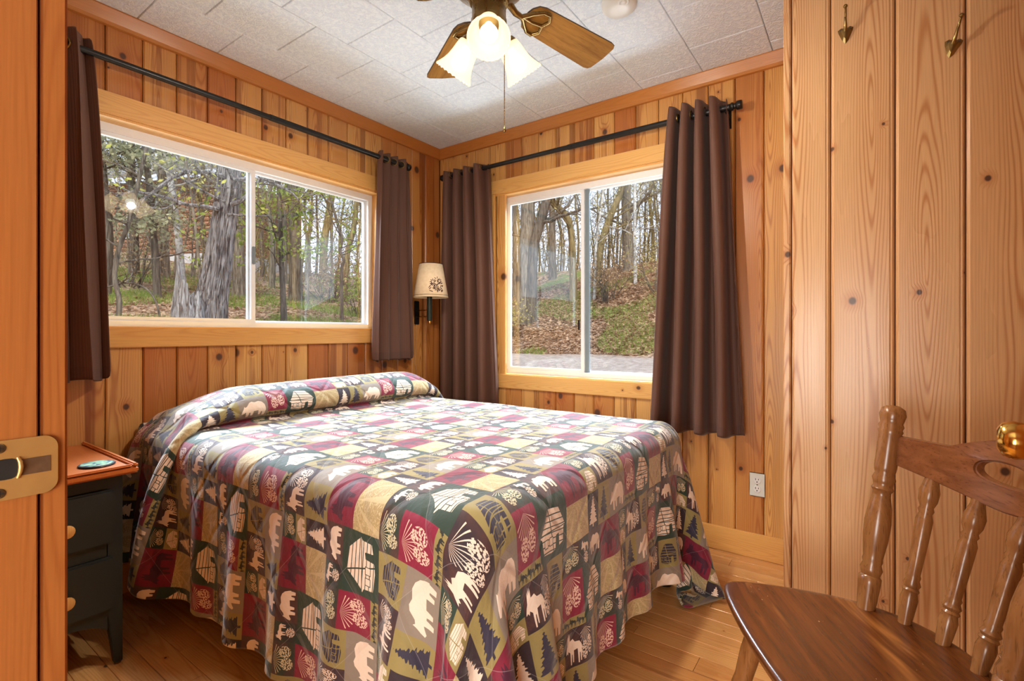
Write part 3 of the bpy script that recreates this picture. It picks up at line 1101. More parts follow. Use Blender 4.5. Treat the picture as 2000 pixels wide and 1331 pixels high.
curtain('x', -2.33, -2.004, -2.34, -1.94, 2.225, 0.895, 0.085, 4, 0.034, 'brown ribbed curtain next to the door frame, left of the wide window', 1)
curtain('x', -0.625, -0.375, -0.672, -0.322, 2.205, 0.905, 0.078, 4, 0.027, 'short brown curtain at the lamp end of the wide window', 2)
curtain('y', -0.148, -0.505, -0.127, -0.575, 2.195, 0.60, 0.088, 4, 0.044, 'long brown curtain between the wall lamp and the smaller window', 3)
curtain('y', -1.712, -1.968, -1.613, -2.045, 2.215, 0.585, 0.100, 4, 0.064, 'wide long brown curtain above the wall outlet', 4)

# ------------------------------------------------------------------ nightstand and coaster
ns = tag(empty('nightstand', (-2.187, -0.29, 0)), 'dark green two-drawer nightstand with an orange wood top', 'nightstand')
M['green'] = plain('dark_green_paint', srgb(31, 39, 38), 0.42, var=0.10, scale=8)
M['ntop'] = pine('nightstand_top_wood', srgb(196, 110, 48), srgb(178, 92, 36), ring=0.2, knots=0.0, streak=0.0, tone=0.05, axes='xy')
hw, fy, by_ = 0.148, -0.24, 0.255
MB().box(-hw, hw, fy + .012, by_, 0.19, 0.622).build('body', M['green'], ns, bevel=.003)
# face frame with arched apron and tapered legs
arch = [(-hw, 0.19), (-hw, 0.0)]
for sx, sy in ((-1, -1), (1, -1), (-1, 1), (1, 1)):
    xo = sx * hw
    xi = sx * (hw - .042)
    xb = sx * (hw - .022)
    y0, y1 = (fy, fy + .04) if sy < 0 else (by_ - .04, by_)
    m = MB()
    lo = [(xo, y0), (xb, y0), (xb, y1 - (.016 if sy < 0 else 0)), (xo, y1 - (.016 if sy < 0 else 0))]
    hi = [(xo, y0), (xi, y0), (xi, y1), (xo, y1)]
    m.v = [(a, b, 0.006) for a, b in lo] + [(a, b, 0.19) for a, b in hi] + [(a, b, 0.622) for a, b in hi]
    m.f = [(3, 2, 1, 0), (8, 9, 10, 11)] + [(k + o_, (k + 1) % 4 + o_, (k + 1) % 4 + 4 + o_, k + 4 + o_) for o_ in (0, 4) for k in range(4)]
    lg = m.build('leg', M['green'], ns, bevel=.002)
    MB().lathe(((xo + xb) / 2, (y0 + y1 - .016) / 2, 0), ((xo + xb) / 2, (y0 + y1 - .016) / 2, 0.006), [(0, .010), (1, .010)], 10).build('glide', M['antique'], lg)
ap = [(hw - .04, 0.19)] + [(-hw + .04, 0.19)] + [(-hw + .04 + (2 * hw - .08) * t, 0.125 + .035 * math.sin(PI * t) ** .7) for t in [i / 12 for i in range(13)]]
MB().prism(ap[::-1], fy + .001, fy + .018, 'y').build('apron', M['green'], ns)
MB().box(-hw + .04, hw - .04, fy + .001, fy + .018, 0.58, 0.622).build('top_rail', M['green'], ns)
MB().box(-hw + .04, hw - .04, fy + .002, fy + .018, 0.362, 0.402).build('middle_rail', M['green'], ns)
for z0, z1 in ((0.403, 0.577), (0.188, 0.361)):
    dr = MB().box(-hw + .026, hw - .026, fy - .012, fy + .006, z0, z1).build('drawer', M['green'], ns, bevel=.006)
    zc = (z0 + z1) / 2 - .008
    MB().lathe((0.0, fy - .012, zc), (0.0, fy - .046, zc), [(0, .009), (.35, .008), (.5, .016), (.75, .020), (.92, .018), (1, .010)], 18).build('knob', M['pine_trim'], dr, smooth=True)
tw, tf, tb = 0.179, -0.285, 0.27
tp = MB().box(-tw, tw, tf, tb, 0.624, 0.645).build('top', M['ntop'], ns, bevel=.006)
MB().box(tw - .016, tw - .001, tf + .002, tb, 0.643, 0.656).build('side_rim', M['ntop'], tp, bevel=.004)
MB().box(-tw + .001, -tw + .016, tf + .002, tb, 0.643, 0.656).build('side_rim', M['ntop'], tp, bevel=.004)
MB().box(-tw + .017, tw - .017, tf + .002, tf + .016, 0.643, 0.653).build('front_rim', M['ntop'], tp, bevel=.004)


def coaster_mat():
    g = G('coaster_print')
    n1 = g.noise(g.coord(), 28, 3, 0.5, 1.5)
    c = g.mix(g.rng(n1, .38, .52), srgb(28, 70, 110), srgb(150, 200, 170))
    c = g.mix(g.rng(n1, .55, .66), c, srgb(220, 226, 190))
    g.bsdf(c, 0.3)
    return g.m


co = tag(empty('coaster', (-2.088, -0.458, 0.6455)), 'round blue and green coaster with a dark rim on the nightstand', 'coaster')
MB().lathe((0, 0, 0), (0, 0, 0.006), [(0, .046), (.5, .049), (1, .047)], 36).build('rim', plain('coaster_rim', srgb(24, 34, 44), .4), co, smooth=True)
MB().lathe((0, 0, 0.0058), (0, 0, 0.0068), [(0, .0425), (1, .042)], 36).build('print_disc', coaster_mat(), co)

# ------------------------------------------------------------------ wall lamp
def shade_mat():
    g = G('cream_lamp_shade')
    nz = g.noise(g.coord(), 60, 2)
    c = g.mix(g.rng(nz, .3, .7), srgb(232, 206, 166), srgb(240, 218, 182))
    g.bsdf(c, 0.7, 0, None, 0.3)
    return g.m


lx, ly, lz = -0.325, -0.222, 0.0
lampo = tag(empty('wall_lamp', (lx, -0.002, 1.24)), 'swing-arm wall lamp with a cream shade printed with brown flowers', 'lamp')
M['lamp_green'] = plain('dark_green_metal', srgb(40, 50, 42), 0.3, 0.4)
M['shade'] = shade_mat()
M['shade_line'] = plain('brown_piping', srgb(66, 42, 30), 0.6)
st = ly + .002
MB().lathe((0, st, -.082), (0, st, 0.10), [(0, .012), (.05, .016), (.9, .017), (1, .017)], 16).build('stem', M['lamp_green'], lampo, smooth=True)
MB().lathe((0, st, -.100), (0, st, -.080), [(0, .003), (.3, .004), (.4, .011), (1, .012)], 12).build('finial', M['brass'], lampo, smooth=True)
sb = 0.092
MB().box(-.02 + sb, .02 + sb, -.012, 0, -.10, .06).build('wall_plate', M['black'], lampo, bevel=.003)
for dz in (-.005, -.048):
    MB().tube([(sb, -.012, dz), (sb, -.09, dz), (0.0, st, dz)], 0.0035, 8).build('arm', M['brass'], lampo, smooth=True)
sx0, sr0, sr1, sz0, sz1 = 0.012, 0.112, 0.074, 0.070, 0.288
sc_ = Vector((sx0, st, 0))
MB().lathe(sc_ + Vector((0, 0, sz0)), sc_ + Vector((0, 0, sz1)), [(0, sr0), (1, sr1)], 40, False).build('shade', M['shade'], lampo, smooth=True, solid=0.0015)
shd = [c for c in lampo.children if c.name.startswith('shade')][0]
def shade_ring(z, rr):
    t = (z - sz0) / (sz1 - sz0)
    r = sr0 + (sr1 - sr0) * t
    MB().tube([sc_ + Vector((r * math.cos(q), r * math.sin(q), z)) for q in [2 * PI * i / 40 for i in range(41)]], rr, 6, False).build('piping', M['shade_line'], shd, smooth=True)
shade_ring(sz1 - .001, .0025); shade_ring(sz0 + .014, .0016)
MB().tube([sc_ + Vector((0, 0, .10)), sc_ + Vector((0, 0, .16))], .012, 10).build('socket', M['white'], lampo)
# printed flowers: thin flat motifs lying on the cone
def on_cone(ang, z, off=.0016):
    t = (z - sz0) / (sz1 - sz0)
    r = sr0 + (sr1 - sr0) * t + off
    return sc_ + Vector((r * math.cos(ang), r * math.sin(ang), z))
to_cam = math.atan2(CAM.y - (lampo.location.y + st), CAM.x - (lampo.location.x + sx0))
fm = MB()
def petal(a, z, length, width, rot):
    pts = []
    for i in range(8):
        q = 2 * PI * i / 8
        p_, r_ = length / 2 * math.cos(q), width / 2 * math.sin(q)
        pts.append((p_ * math.cos(rot) - r_ * math.sin(rot), p_ * math.sin(rot) + r_ * math.cos(rot)))
    b = len(fm.v)
    for p_, r_ in pts:
        fm.v.append(tuple(on_cone(a + p_ / 0.1, z + r_)))
    fm.f.append(tuple(range(b, b + 8)))
rp = random.Random(5)
for (fa_, fz_, k_) in ((to_cam + .12, .165, 8), (to_cam + .60, .170, 9), (to_cam + .34, .125, 9), (to_cam + .40, .18, 5)):
    for i in range(k_):
        q = 2 * PI * i / k_
        petal(fa_ + .013 / .1 * math.cos(q), fz_ + .013 * math.sin(q), .016, .0055, q)
for i in range(26):
    petal(to_cam + rp.uniform(-.10, .78), rp.uniform(.105, .165), rp.uniform(.014, .028), rp.uniform(.005, .008), rp.uniform(-.9, 1.6))
fp = fm.build('floral_print', plain('brown_print', srgb(78, 46, 32), .7), shd, fix=False)
# lamp cord
cp = [Vector((-0.233, -0.006, 1.16)), Vector((-0.240, -0.008, 1.0)), Vector((-0.255, -0.010, 0.88)), Vector((-0.235, -0.010, 0.80)), Vector((-0.222, -0.010, 0.70)), Vector((-0.225, -0.012, 0.55))]
tag(MB().tube([tuple(p) for p in cp], .0022, 6).build('lamp_cord', plain('tan_cord', srgb(196, 150, 104), .5), smooth=True), 'thin tan cord hanging from the wall lamp below the curtain', 'cord')

# ------------------------------------------------------------------ outlet, detector, hooks, strike plate, open door
ot = tag(empty('wall_outlet', (-0.0005, -2.092, 0.353), -PI / 2), 'white duplex power outlet on the pine wall above the baseboard', 'outlet')
MB().box(-.035, .035, -.006, 0, -.057, .057).build('cover_plate', M['outlet'], ot, bevel=.003)
for zc in (-.021, .021):
    rc = MB().lathe((0, -.0055, zc), (0, -.0085, zc), [(0, .0168), (.8, .0168), (1, .0155)], 20).build('receptacle', M['white'], ot)
    MB().box(-.0075, -.0050, -.0092, -.0080, zc + .001, zc + .010).build('slot', M['slot'], rc)
    MB().box(.0050, .0075, -.0092, -.0080, zc + .002, zc + .009).build('slot', M['slot'], rc)
    MB().lathe((0, -.0080, zc - .007), (0, -.0092, zc - .007), [(0, .0028), (1, .0028)], 10).build('slot', M['slot'], rc)
MB().lathe((0, -.005, 0), (0, -.0072, 0), [(0, .0035), (1, .003)], 10).build('screw', M['steel'], ot)

sd = tag(empty('smoke_detector', (-0.765, -1.715, H)), 'round white smoke detector on the ceiling', 'smoke detector')
MB().lathe((0, 0, 0.001), (0, 0, -.034), [(0, .070), (.15, .071), (.6, .068), (.85, .058), (1, .030)], 40).build('body', M['white'], sd, smooth=True)
vx = Vector((-.035, -.034, 0))
MB().tube([vx + Vector((.018 * math.cos(q), .018 * math.sin(q), -.030)) for q in [2 * PI * i / 20 for i in range(21)]], .004, 8, False).build('button_ring', M['white'], sd, smooth=True)
MB().lathe(vx + Vector((0, 0, -.024)), vx + Vector((0, 0, -.034)), [(0, .013), (.7, .012), (1, .008)], 16).build('test_button', M['white'], sd, smooth=True)


def hook(loc, tilt, label):
    r = empty('coat_hook', loc, -PI / 2)
    r.rotation_euler = (0, 0, -PI / 2)
    m = MB()
    c, s_ = math.cos(tilt), math.sin(tilt)
    def P(a, y, z): return (a * c + z * s_, y, -a * s_ + z * c)
    ring = [(0, -.034), (.008, -.024), (.019, .004), (.021, .014), (.012, .020), (0, .017), (-.012, .020), (-.021, .014), (-.019, .004), (-.008, -.024)]
    b = 0
    m.v = [P(a, 0, z) for a, z in ring] + [P(a * .55, -.009, z * .6) for a, z in ring] + [P(0, -.013, .002)]
    n = len(ring)
    m.f = [tuple(range(n))[::-1]] + [(i, (i + 1) % n, n + (i + 1) % n, n + i) for i in range(n)] + [(n + i, n + (i + 1) % n, 2 * n) for i in range(n)]
    m.build('base_plate', M['antique'], r)
    MB().tube([P(0, -.010, .004), P(0, -.022, .018), P(0, -.025, .036), P(.001, -.032, .056), P(.001, -.042, .064)], [.0055, .0048, .0036, .0030, .0032], 10).build('prong', M['antique'], r, smooth=True)
    q = Vector(P(.001, -.042, .065))
    MB().lathe(q + Vector((0, .001, -.005)), q + Vector((0, -.001, .006)), [(0, .002), (.2, .0052), (.5, .0066), (.8, .0052), (1, .002)], 12).build('ball_tip', M['antique'], r, smooth=True)
    for sx in (-1, 1):
        a = Vector(P(sx * .013, -.004, .010))
        MB().lathe(a, a + Vector((0, -.005, 0)), [(0, .0034), (1, .003)], 10).build('screw', M['steel'], r)
    return tag(r, label, 'hook')


hook((XC - .0005, -2.462, 2.050), 0.0, 'antique brass coat hook, the upright one nearer the wall corner')
hook((XC - .0005, -2.722, 1.921), 0.22, 'antique brass coat hook, the lower tilted one')

sp = tag(empty('strike_plate', (XD - .0285, DY1 - .0003, 0.918)), 'brass strike plate with two screws on the orange door jamb', 'strike plate')
outl = [(-.060, -.0355)] + [(.004 + .014 * math.cos(q), -.0205 + .015 * math.sin(q)) for q in [-PI / 2 + PI / 2 * i / 8 for i in range(9)]] + [(.004 + .014 * math.cos(q), .0205 + .015 * math.sin(q)) for q in [PI / 2 * i / 8 for i in range(9)]] + [(-.060, .0355)]
hole = [(-.0295 + .0125 * math.copysign(abs(math.cos(q)) ** .6, math.cos(q)), .001 + .0125 * math.copysign(abs(math.sin(q)) ** .6, math.sin(q))) for q in [2 * PI * i / 20 - PI for i in range(20)]]
bm = bmesh.new()
def loopv(pts, y):
    vs2 = [bm.verts.new((a, y, z)) for a, z in pts]
    es = [bm.edges.new((vs2[i], vs2[(i + 1) % len(vs2)])) for i in range(len(vs2))]
    return es
es = loopv(outl, -.0022) + loopv(hole, -.0022)
bmesh.ops.triangle_fill(bm, use_beauty=True, edges=es)
ext = bmesh.ops.extrude_face_region(bm, geom=bm.faces[:])
for v in [e for e in ext['geom'] if isinstance(e, bmesh.types.BMVert)]:
    v.co.y += 0.0020
bmesh.ops.recalc_face_normals(bm, faces=bm.faces)
me = bpy.data.meshes.new('plate'); bm.to_mesh(me); bm.free()
obj('plate', me, M['brass_plate'], sp)
for zc in (-.0265, .0265):
    sw = MB().lathe((-.034, -.0012, zc), (-.034, -.0034, zc), [(0, .0060), (.6, .0058), (1, .0046)], 18).build('screw', M['steel'], sp, smooth=True)
    MB().box(-.0375, -.0305, -.0038, -.0030, zc - .0007, zc + .0007).box(-.0347, -.0333, -.0038, -.0030, zc - .0035, zc + .0035).build('slot', M['slot'], sw)
MB().box(-.042, -.017, -.0008, .0002, -.0115, .0135).build('bolt_pocket', M['slot'], sp)
# tongue bent into the latch hole and its worn lip
MB().tube([(-.0185, -.0026, -.0115), (-.0165, -.0040, -.004), (-.0160, -.0044, .002), (-.0165, -.0040, .008), (-.0185, -.0026, .0135)], [.0015, .0022, .0024, .0022, .0015], 8).build('bent_lip', M['brass_plate'], sp, smooth=True)
MB().box(-.016, .011, -.0027, -.0021, -.009, .0105).build('worn_mark', plain('bare_steel_wear', srgb(122, 98, 74), .35, .6, var=.2, scale=60), sp)

door_ang = math.radians(-6.0)
dr = empty('door', (XD + .02, -2.640, 0.0), door_ang)
tag(dr, 'open pine door at the right edge showing only its brass knob', 'door')
dl = MB().box(0, 0.715, -.036, 0.0, 0.012, 2.03).build('door_leaf', M['jamb'], dr, bevel=.003)
kz, kx = 0.953, 0.618
kn = MB().lathe((kx, -.001, kz), (kx, .062, kz), [(0, .026), (.06, .027), (.12, .022), (.16, .011), (.42, .011), (.52, .016), (.64, .0215), (.78, .0228), (.92, .020), (1, .012)], 28).build('knob', M['brass'], dr, smooth=True)
for hz in (.25, 1.1, 1.8):
    MB().tube([(-.006, -.002, hz - .045), (-.006, -.002, hz + .045)], .006, 10).build('hinge', M['brass'], dr, smooth=True)

# ------------------------------------------------------------------ chair
def oak_mat(name, light, dark, axis, rough, wear=0.0, coat=.25):
    g = G(name)
    s = dict(zip('xyz', g.sep(g.coord())))
    sc = {k: (3.0 if k == axis else 46.0) for k in 'xyz'}
    v = g.xyz(*[g.mul(s[k], sc[k]) for k in 'xyz'])
    n1 = g.noise(v, 1.0, 4, 0.6, 0.6)
    n2 = g.noise(g.xyz(*[g.mul(s[k], 20.0 if k == axis else 330.0) for k in 'xyz']), 1.0, 2)
    c = g.mix(g.rng(n1, .32, .68), light, dark)
    c = g.mix(g.rng(n2, .58, .72, 0, .55), c, tuple(k * .45 for k in dark))
    if wear:
        big = g.noise(g.xyz(g.mul(s['x'], 2.6), g.mul(s['y'], 9.0), 0.2), 1.0, 3, .6, .7)
        c = g.mix(g.mul(g.rng(big, .50, .68, smooth=True), wear), c, srgb(182, 116, 56))
        w2 = g.noise(g.xyz(g.mul(s['x'], 60.0), g.mul(s['y'], 240.0), 0.0), 1.0, 2, .5, .4)
        spots = g.noise(g.coord(), 9.0, 1)
        c = g.mix(g.mul(g.gt(w2, .72), g.gt(spots, .58)), c, srgb(214, 178, 140))
    g.bsdf(c, rough, 0, g.bump(n2, .08, .001), .5 if coat else .15, Coat_Weight=coat, Coat_Roughness=.15)
    return g.m


M['oak'] = oak_mat('turned_oak', srgb(164, 112, 64), srgb(130, 82, 42), 'z', .26)
M['seat'] = oak_mat('worn_seat', srgb(112, 60, 24), srgb(80, 40, 14), 'x', .27, 0.8)
M['crest'] = oak_mat('crest_oak', srgb(146, 92, 56), srgb(116, 68, 38), 'x', .22)
chair = tag(empty('chair', (-1.308, -2.661, 0), math.radians(31)), 'oak spindle-back chair with a worn brown seat in the right foreground', 'chair')
SZ = 0.44
outline = [(0, -.036), (.06, -.030), (.115, -.010), (.170, .030), (.215, .090), (.247, .17), (.268, .25), (.279, .305), (.279, .340), (.262, .364), (.20, .378), (.10, .386), (0, .389)]
outline = outline + [(-a, b) for a, b in outline[-2:0:-1]]
bm = bmesh.new()
rings = []
for z, k in ((SZ - .036, .93), (SZ - .030, .965), (SZ - .010, 1.0), (SZ - .003, .995), (SZ, .975), (SZ - .002, .85), (SZ - .006, .6), (SZ - .008, .3)):
    rings.append([bm.verts.new((a * k, .17 + (b - .17) * k, z)) for a, b in outline])
n = len(outline)
for r0, r1 in zip(rings[:-1], rings[1:]):
    for i in range(n):
        bm.faces.new((r0[i], r0[(i + 1) % n], r1[(i + 1) % n], r1[i]))
bm.faces.new(rings[0][::-1]); bm.faces.new(rings[-1])
bmesh.ops.recalc_face_normals(bm, faces=bm.faces)
me = bpy.data.meshes.new('seat'); bm.to_mesh(me); bm.free()
obj('seat', me, M['seat'], chair, True, None, subsurf=1)
TURN_POST = [(0, .0175), (.05, .0195), (.14, .0225), (.165, .0225), (.175, .0185), (.19, .0205), (.205, .0225), (.23, .0185), (.245, .0205), (.26, .0195), (.29, .0215), (.36, .0255), (.43, .0265), (.50, .0235), (.555, .0185), (.575, .0180), (.59, .0225), (.605, .0190), (.62, .0205), (.64, .0235), (.665, .0190), (.68, .0215), (.70, .0225), (.86, .0225), (.875, .0255), (.885, .0230), (.90, .0255), (.915, .0225), (.93, .0245), (.955, .0270), (.985, .0235), (1, .012)]
TURN_SP = [(0, .0115), (.08, .0140), (.18, .0165), (.22, .0135), (.235, .0160), (.25, .0130), (.27, .0165), (.30, .0125), (.32, .0140), (.335, .0120), (.55, .0150), (.68, .0160), (.72, .0120), (.74, .0150), (.76, .0125), (.80, .0175), (.86, .0190), (.94, .0125), (1, .0105)]
for sx in (-1, 1):
    MB().lathe((sx * .1725, .068, SZ - .012), (sx * .2125, -.022, 0.905), TURN_POST, 22).build('back_post', M['oak'], chair, smooth=True)
for xx, yy, xt, yt, zt in ((.1147, .022, .138, -.058, .772), (.0432, -.004, .052, -.086, .742)):
    for sx in (-1, 1):
        MB().lathe((sx * xx, yy, SZ - .012), (sx * xt, yt, zt), TURN_SP, 20).build('spindle', M['oak'], chair, smooth=True)
LEG = [(0, .014), (.10, .016), (.28, .019), (.40, .0225), (.44, .0195), (.46, .0225), (.50, .0195), (.54, .0225), (.60, .020), (.75, .023), (.88, .021), (1, .017)]
for sx in (-1, 1):
    MB().lathe((sx * .225, .385, 0), (sx * .165, .305, SZ - .02), LEG, 20).build('leg', M['oak'], chair, smooth=True)
    MB().lathe((sx * .215, -.045, 0), (sx * .15, .07, SZ - .02), LEG, 20).build('leg', M['oak'], chair, smooth=True)
    MB().lathe((sx * .203, .356, .16), (sx * .19, .0, .16), [(0, .008), (.3, .012), (.5, .014), (.7, .012), (1, .008)], 14).build('stretcher', M['oak'], chair, smooth=True)
MB().lathe((-.19, .18, .16), (.19, .18, .16), [(0, .008), (.3, .012), (.5, .014), (.7, .012), (1, .008)], 14).build('stretcher', M['oak'], chair, smooth=True)
# crest rail with a hand hole, bent to the back's arc
bm = bmesh.new()
N = 64
def outer(q):
    a = 1.02 * math.cos(q)
    a = max(-1, min(1, a * 1.25))
    up = math.sin(q) >= 0
    x_ = a * .203
    e = abs(a)
    ztop = .838 + .030 * max(0, 1 - (e / .55) ** 2) - .006 * math.sin(PI * min(1, e))
    zbot = .776 - .048 * (1 - e ** 1.6)
    s_ = math.sin(q)
    zm = (ztop + zbot) / 2
    k_ = math.copysign(min(1, abs(s_) * 1.7), s_)
    return x_, (zm + (ztop - zm) * k_) if up else (zm + (zm - zbot) * k_)
def inner(q):
    return .058 * math.copysign(abs(math.cos(q)) ** .8, math.cos(q)), .800 + .021 * math.copysign(abs(math.sin(q)) ** .9, math.sin(q))
def bend(x_, z_, d):
    yb = -.100 + 2.35 * x_ * x_ - (z_ - .80) * .16
    return (x_, yb + d, z_)
layers = []
for d, kk in ((-.011, 1), (.011, 1)):
    ls = []
    for t in (0, .33, .66, 1):
        ring = []
        for i in range(N):
            q = 2 * PI * (i + .5) / N
            o_, i_ = outer(q), inner(q)
            ring.append(bm.verts.new(bend(o_[0] + (i_[0] - o_[0]) * t, o_[1] + (i_[1] - o_[1]) * t, d)))
        ls.append(ring)
    layers.append(ls)
for ls in layers:
    for r0, r1 in zip(ls[:-1], ls[1:]):
        for i in range(N):
            bm.faces.new((r0[i], r0[(i + 1) % N], r1[(i + 1) % N], r1[i]))
for t in (0, 3):
    r0, r1 = layers[0][t], layers[1][t]
    for i in range(N):
        bm.faces.new((r0[i], r0[(i + 1) % N], r1[(i + 1) % N], r1[i]))
bmesh.ops.recalc_face_normals(bm, faces=bm.faces)
eds = [e for e in bm.edges if len(e.link_faces) == 2 and e.calc_face_angle(0) > 1.0]
bmesh.ops.bevel(bm, geom=eds, offset=.0035, segments=2, affect='EDGES', clamp_overlap=True)
me = bpy.data.meshes.new('crest_rail'); bm.to_mesh(me); bm.free()
obj('crest_rail', me, M['crest'], chair, True)

# ------------------------------------------------------------------ ceiling fan with three lights
FX, FY = -1.361, -1.524
fan = tag(empty('ceiling_fan', (FX, FY, H)), 'antique brass ceiling fan with oak blades and three lit frosted bell shades', 'ceiling fan')
M['blade'] = oak_mat('oak_blade', srgb(176, 128, 58), srgb(140, 96, 38), 'x', .75, 0.0, 0.0)
M['blade_edge'] = plain('dark_blade_edge', srgb(70, 52, 34), .5)


def shade_glass():
    g = G('frosted_shade')
    lw = g.n('LayerWeight'); lw.inputs[0].default_value = .35
    em = g.n('Emission')
    g.put(em.inputs[0], g.mix(lw.outputs['Facing'], (1.0, .76, .46), (1.0, .66, .36)))
    em.inputs[1].default_value = 0.75
    tr = g.n('BsdfTranslucent'); tr.inputs[0].default_value = (.55, .5, .42, 1)
    df = g.n('BsdfDiffuse'); df.inputs[0].default_value = (.5, .46, .40, 1)
    m1 = g.n('MixShader'); m1.inputs[0].default_value = .5
    g.t.links.new(tr.outputs[0], m1.inputs[1]); g.t.links.new(df.outputs[0], m1.inputs[2])
    tp_ = g.n('BsdfTransparent'); tp_.inputs[0].default_value = (1, .92, .78, 1)
    m2 = g.n('MixShader'); m2.inputs[0].default_value = .35
    g.t.links.new(m1.outputs[0], m2.inputs[1]); g.t.links.new(tp_.outputs[0], m2.inputs[2])
    ad = g.n('AddShader')
    g.t.links.new(m2.outputs[0], ad.inputs[0]); g.t.links.new(em.outputs[0], ad.inputs[1])
    g.t.links.new(ad.outputs[0], g.out.inputs[0])
    return g.m


def bulb_mat():
    g = G('lit_bulb')
    em = g.n('Emission'); em.inputs[0].default_value = (1, .90, .72, 1); em.inputs[1].default_value = 3
    g.t.links.new(em.outputs[0], g.out.inputs[0])
    return g.m


M['shade_glass'] = shade_glass()
M['bulb'] = bulb_mat()
MB().lathe((0, 0, 0.002), (0, 0, -.255), [(0, .085), (.10, .090), (.22, .095), (.28, .118), (.40, .128), (.62, .126), (.74, .112), (.80, .116), (.86, .096), (.92, .075), (1, .062)], 40).build('motor_housing', M['antique'], fan, smooth=True)
MB().lathe((0, 0, -.252), (0, 0, -.372), [(0, .050), (.06, .055), (.45, .055), (.5, .058), (.8, .056), (.92, .048), (1, .022)], 32).build('switch_housing', M['antique'], fan, smooth=True)
BZ_ = -.222
for k in range(5):
    th = math.radians(-13.5 + 72 * k)
    ca, sa = math.cos(th), math.sin(th)
    piv = empty('blade_arm', (0, 0, 0), 0, fan)
    # iron: two curved bars forming an open leaf, and a plate on the blade
    m = MB()
    def Pq(r, s_, z): return (r * ca - s_ * sa, r * sa + s_ * ca, z)
    pit = math.radians(13)
    def Bq(r, s_, dz=0): return Pq(r, s_ * math.cos(pit), BZ_ - s_ * math.sin(pit) + dz)
    bpy.data.objects.remove(piv)
    m.tube([Pq(.075, 0, BZ_ + .012), Pq(.115, 0, BZ_ - .014), Pq(.150, .004, BZ_ - .014)], [.013, .011, .009], 8)
    for s1 in (-1, 1):
        m.tube([Pq(.145, 0, BZ_ - .014), Bq(.175, s1 * .026, -.010), Bq(.205, s1 * .048, -.009), Bq(.232, s1 * .050, -.008)], [.008, .007, .006, .007], 8)
    m.tube([Bq(.232, .050, -.008), Bq(.250, .028, -.008), Bq(.238, 0, -.008), Bq(.250, -.028, -.008), Bq(.232, -.050, -.008)], .006, 8)
    m.tube([Pq(.150, 0, BZ_ - .013), Bq(.195, .006, -.009), Bq(.238, 0, -.008)], [.006, .005, .006], 8)
    arm = m.build('blade_arm', M['antique'], fan, smooth=True)
    # blade
    r0, r1 = .165, .575
    ol = []
    for i in range(9):
        q = PI / 2 + PI / 2 * i / 8
        ol.append((r0 + .045 + .045 * math.cos(q), .050 + .010 * math.sin(q) - .010))
    ol = [(r0 + .045, .058), (r0 + .02, .050), (r0 + .004, .030), (r0, .010), (r0, -.010), (r0 + .004, -.030), (r0 + .02, -.050), (r0 + .045, -.058)]
    ol += [(r1 - .03, -.074), (r1 - .010, -.070), (r1 - .001, -.058), (r1 + .004, 0), (r1 - .001, .058), (r1 - .010, .070), (r1 - .03, .074)]
    m = MB()
    nn = len(ol)
    tkk = .0055
    m.v = [(a, b, 0) for a, b in ol] + [(a, b, tkk) for a, b in ol]
    m.f = [tuple(range(nn)), tuple(range(2 * nn - 1, nn - 1, -1))]
    bl = m.build('blade', M['blade'], fan, fix=True)
    bl.rotation_euler = (Matrix.Rotation(th, 4, 'Z') @ Matrix.Rotation(-pit, 4, 'X')).to_euler()
    bl.location = (0, 0, BZ_)
    e = MB()
    e.v = [(a, b, -.0004) for a, b in ol] + [(a, b, tkk + .0004) for a, b in ol] + [(a * 1.0 + (.0006 if a > .4 else -.0006), b * 1.012, tkk / 2) for a, b in ol]
    e.f = [(i, (i + 1) % nn, 2 * nn + (i + 1) % nn, 2 * nn + i) for i in range(nn)] + [(2 * nn + i, 2 * nn + (i + 1) % nn, nn + (i + 1) % nn, nn + i) for i in range(nn)]
    eo = e.build('edge_band', M['blade_edge'], bl)
lights = []
for k, thd in enumerate((218, 338, 98)):
    th = math.radians(thd)
    dl_ = math.radians(52)
    ax = Vector((math.cos(dl_) * math.cos(th), math.cos(dl_) * math.sin(th), -math.sin(dl_)))
    p0 = Vector((math.cos(th) * .062, math.sin(th) * .062, -.352))
    MB().tube([Vector((math.cos(th) * .030, math.sin(th) * .030, -.325)), Vector((math.cos(th) * .052, math.sin(th) * .052, -.338)), p0], [.014, .013, .014], 12).build('light_arm', M['antique'], fan, smooth=True)
    MB().lathe(p0 - ax * .006, p0 + ax * .028, [(0, .014), (.2, .026), (.5, .031), (1, .031)], 22).build('shade_holder', M['antique'], fan, smooth=True)
    s0 = p0 + ax * .012
    sh = MB().lathe(s0, s0 + ax * .110, [(0, .026), (.06, .0335), (.2, .037), (.42, .040), (.62, .0445), (.78, .051), (.9, .058), (.97, .0625), (1, .063)], 36, False).build('shade', M['shade_glass'], fan, smooth=True, solid=.0025)
    # scalloped lip
    u_ = ax.orthogonal().normalized(); w_ = ax.cross(u_)
    rim = []
    for i in range(73):
        q = 2 * PI * i / 72
        rim.append(s0 + ax * (.110 + .0022 * math.cos(q * 24)) + (u_ * math.cos(q) + w_ * math.sin(q)) * .0628)
    MB().tube(rim, .0024, 6, False).build('rim', M['shade_glass'], sh, smooth=True)
    MB().lathe(s0 + ax * .018, s0 + ax * .098, [(0, .013), (.2, .014), (.45, .022), (.7, .028), (.88, .024), (.97, .012), (1, .004)], 20).build('bulb', M['bulb'], fan, smooth=True)
    bp = Vector((FX, FY, H)) + s0 + ax * .112
    lp_ = lamp('fan_bulb_light', 'SPOT', bp, 26, (1.0, .91, .78), aim=bp + ax, radius=.020)
    lp_.data.spot_size = math.radians(168)
    lp_.data.spot_blend = .6
    lights.append(lp_)
chain = MB()
cx, cy = .030, -.040
zc = -.35
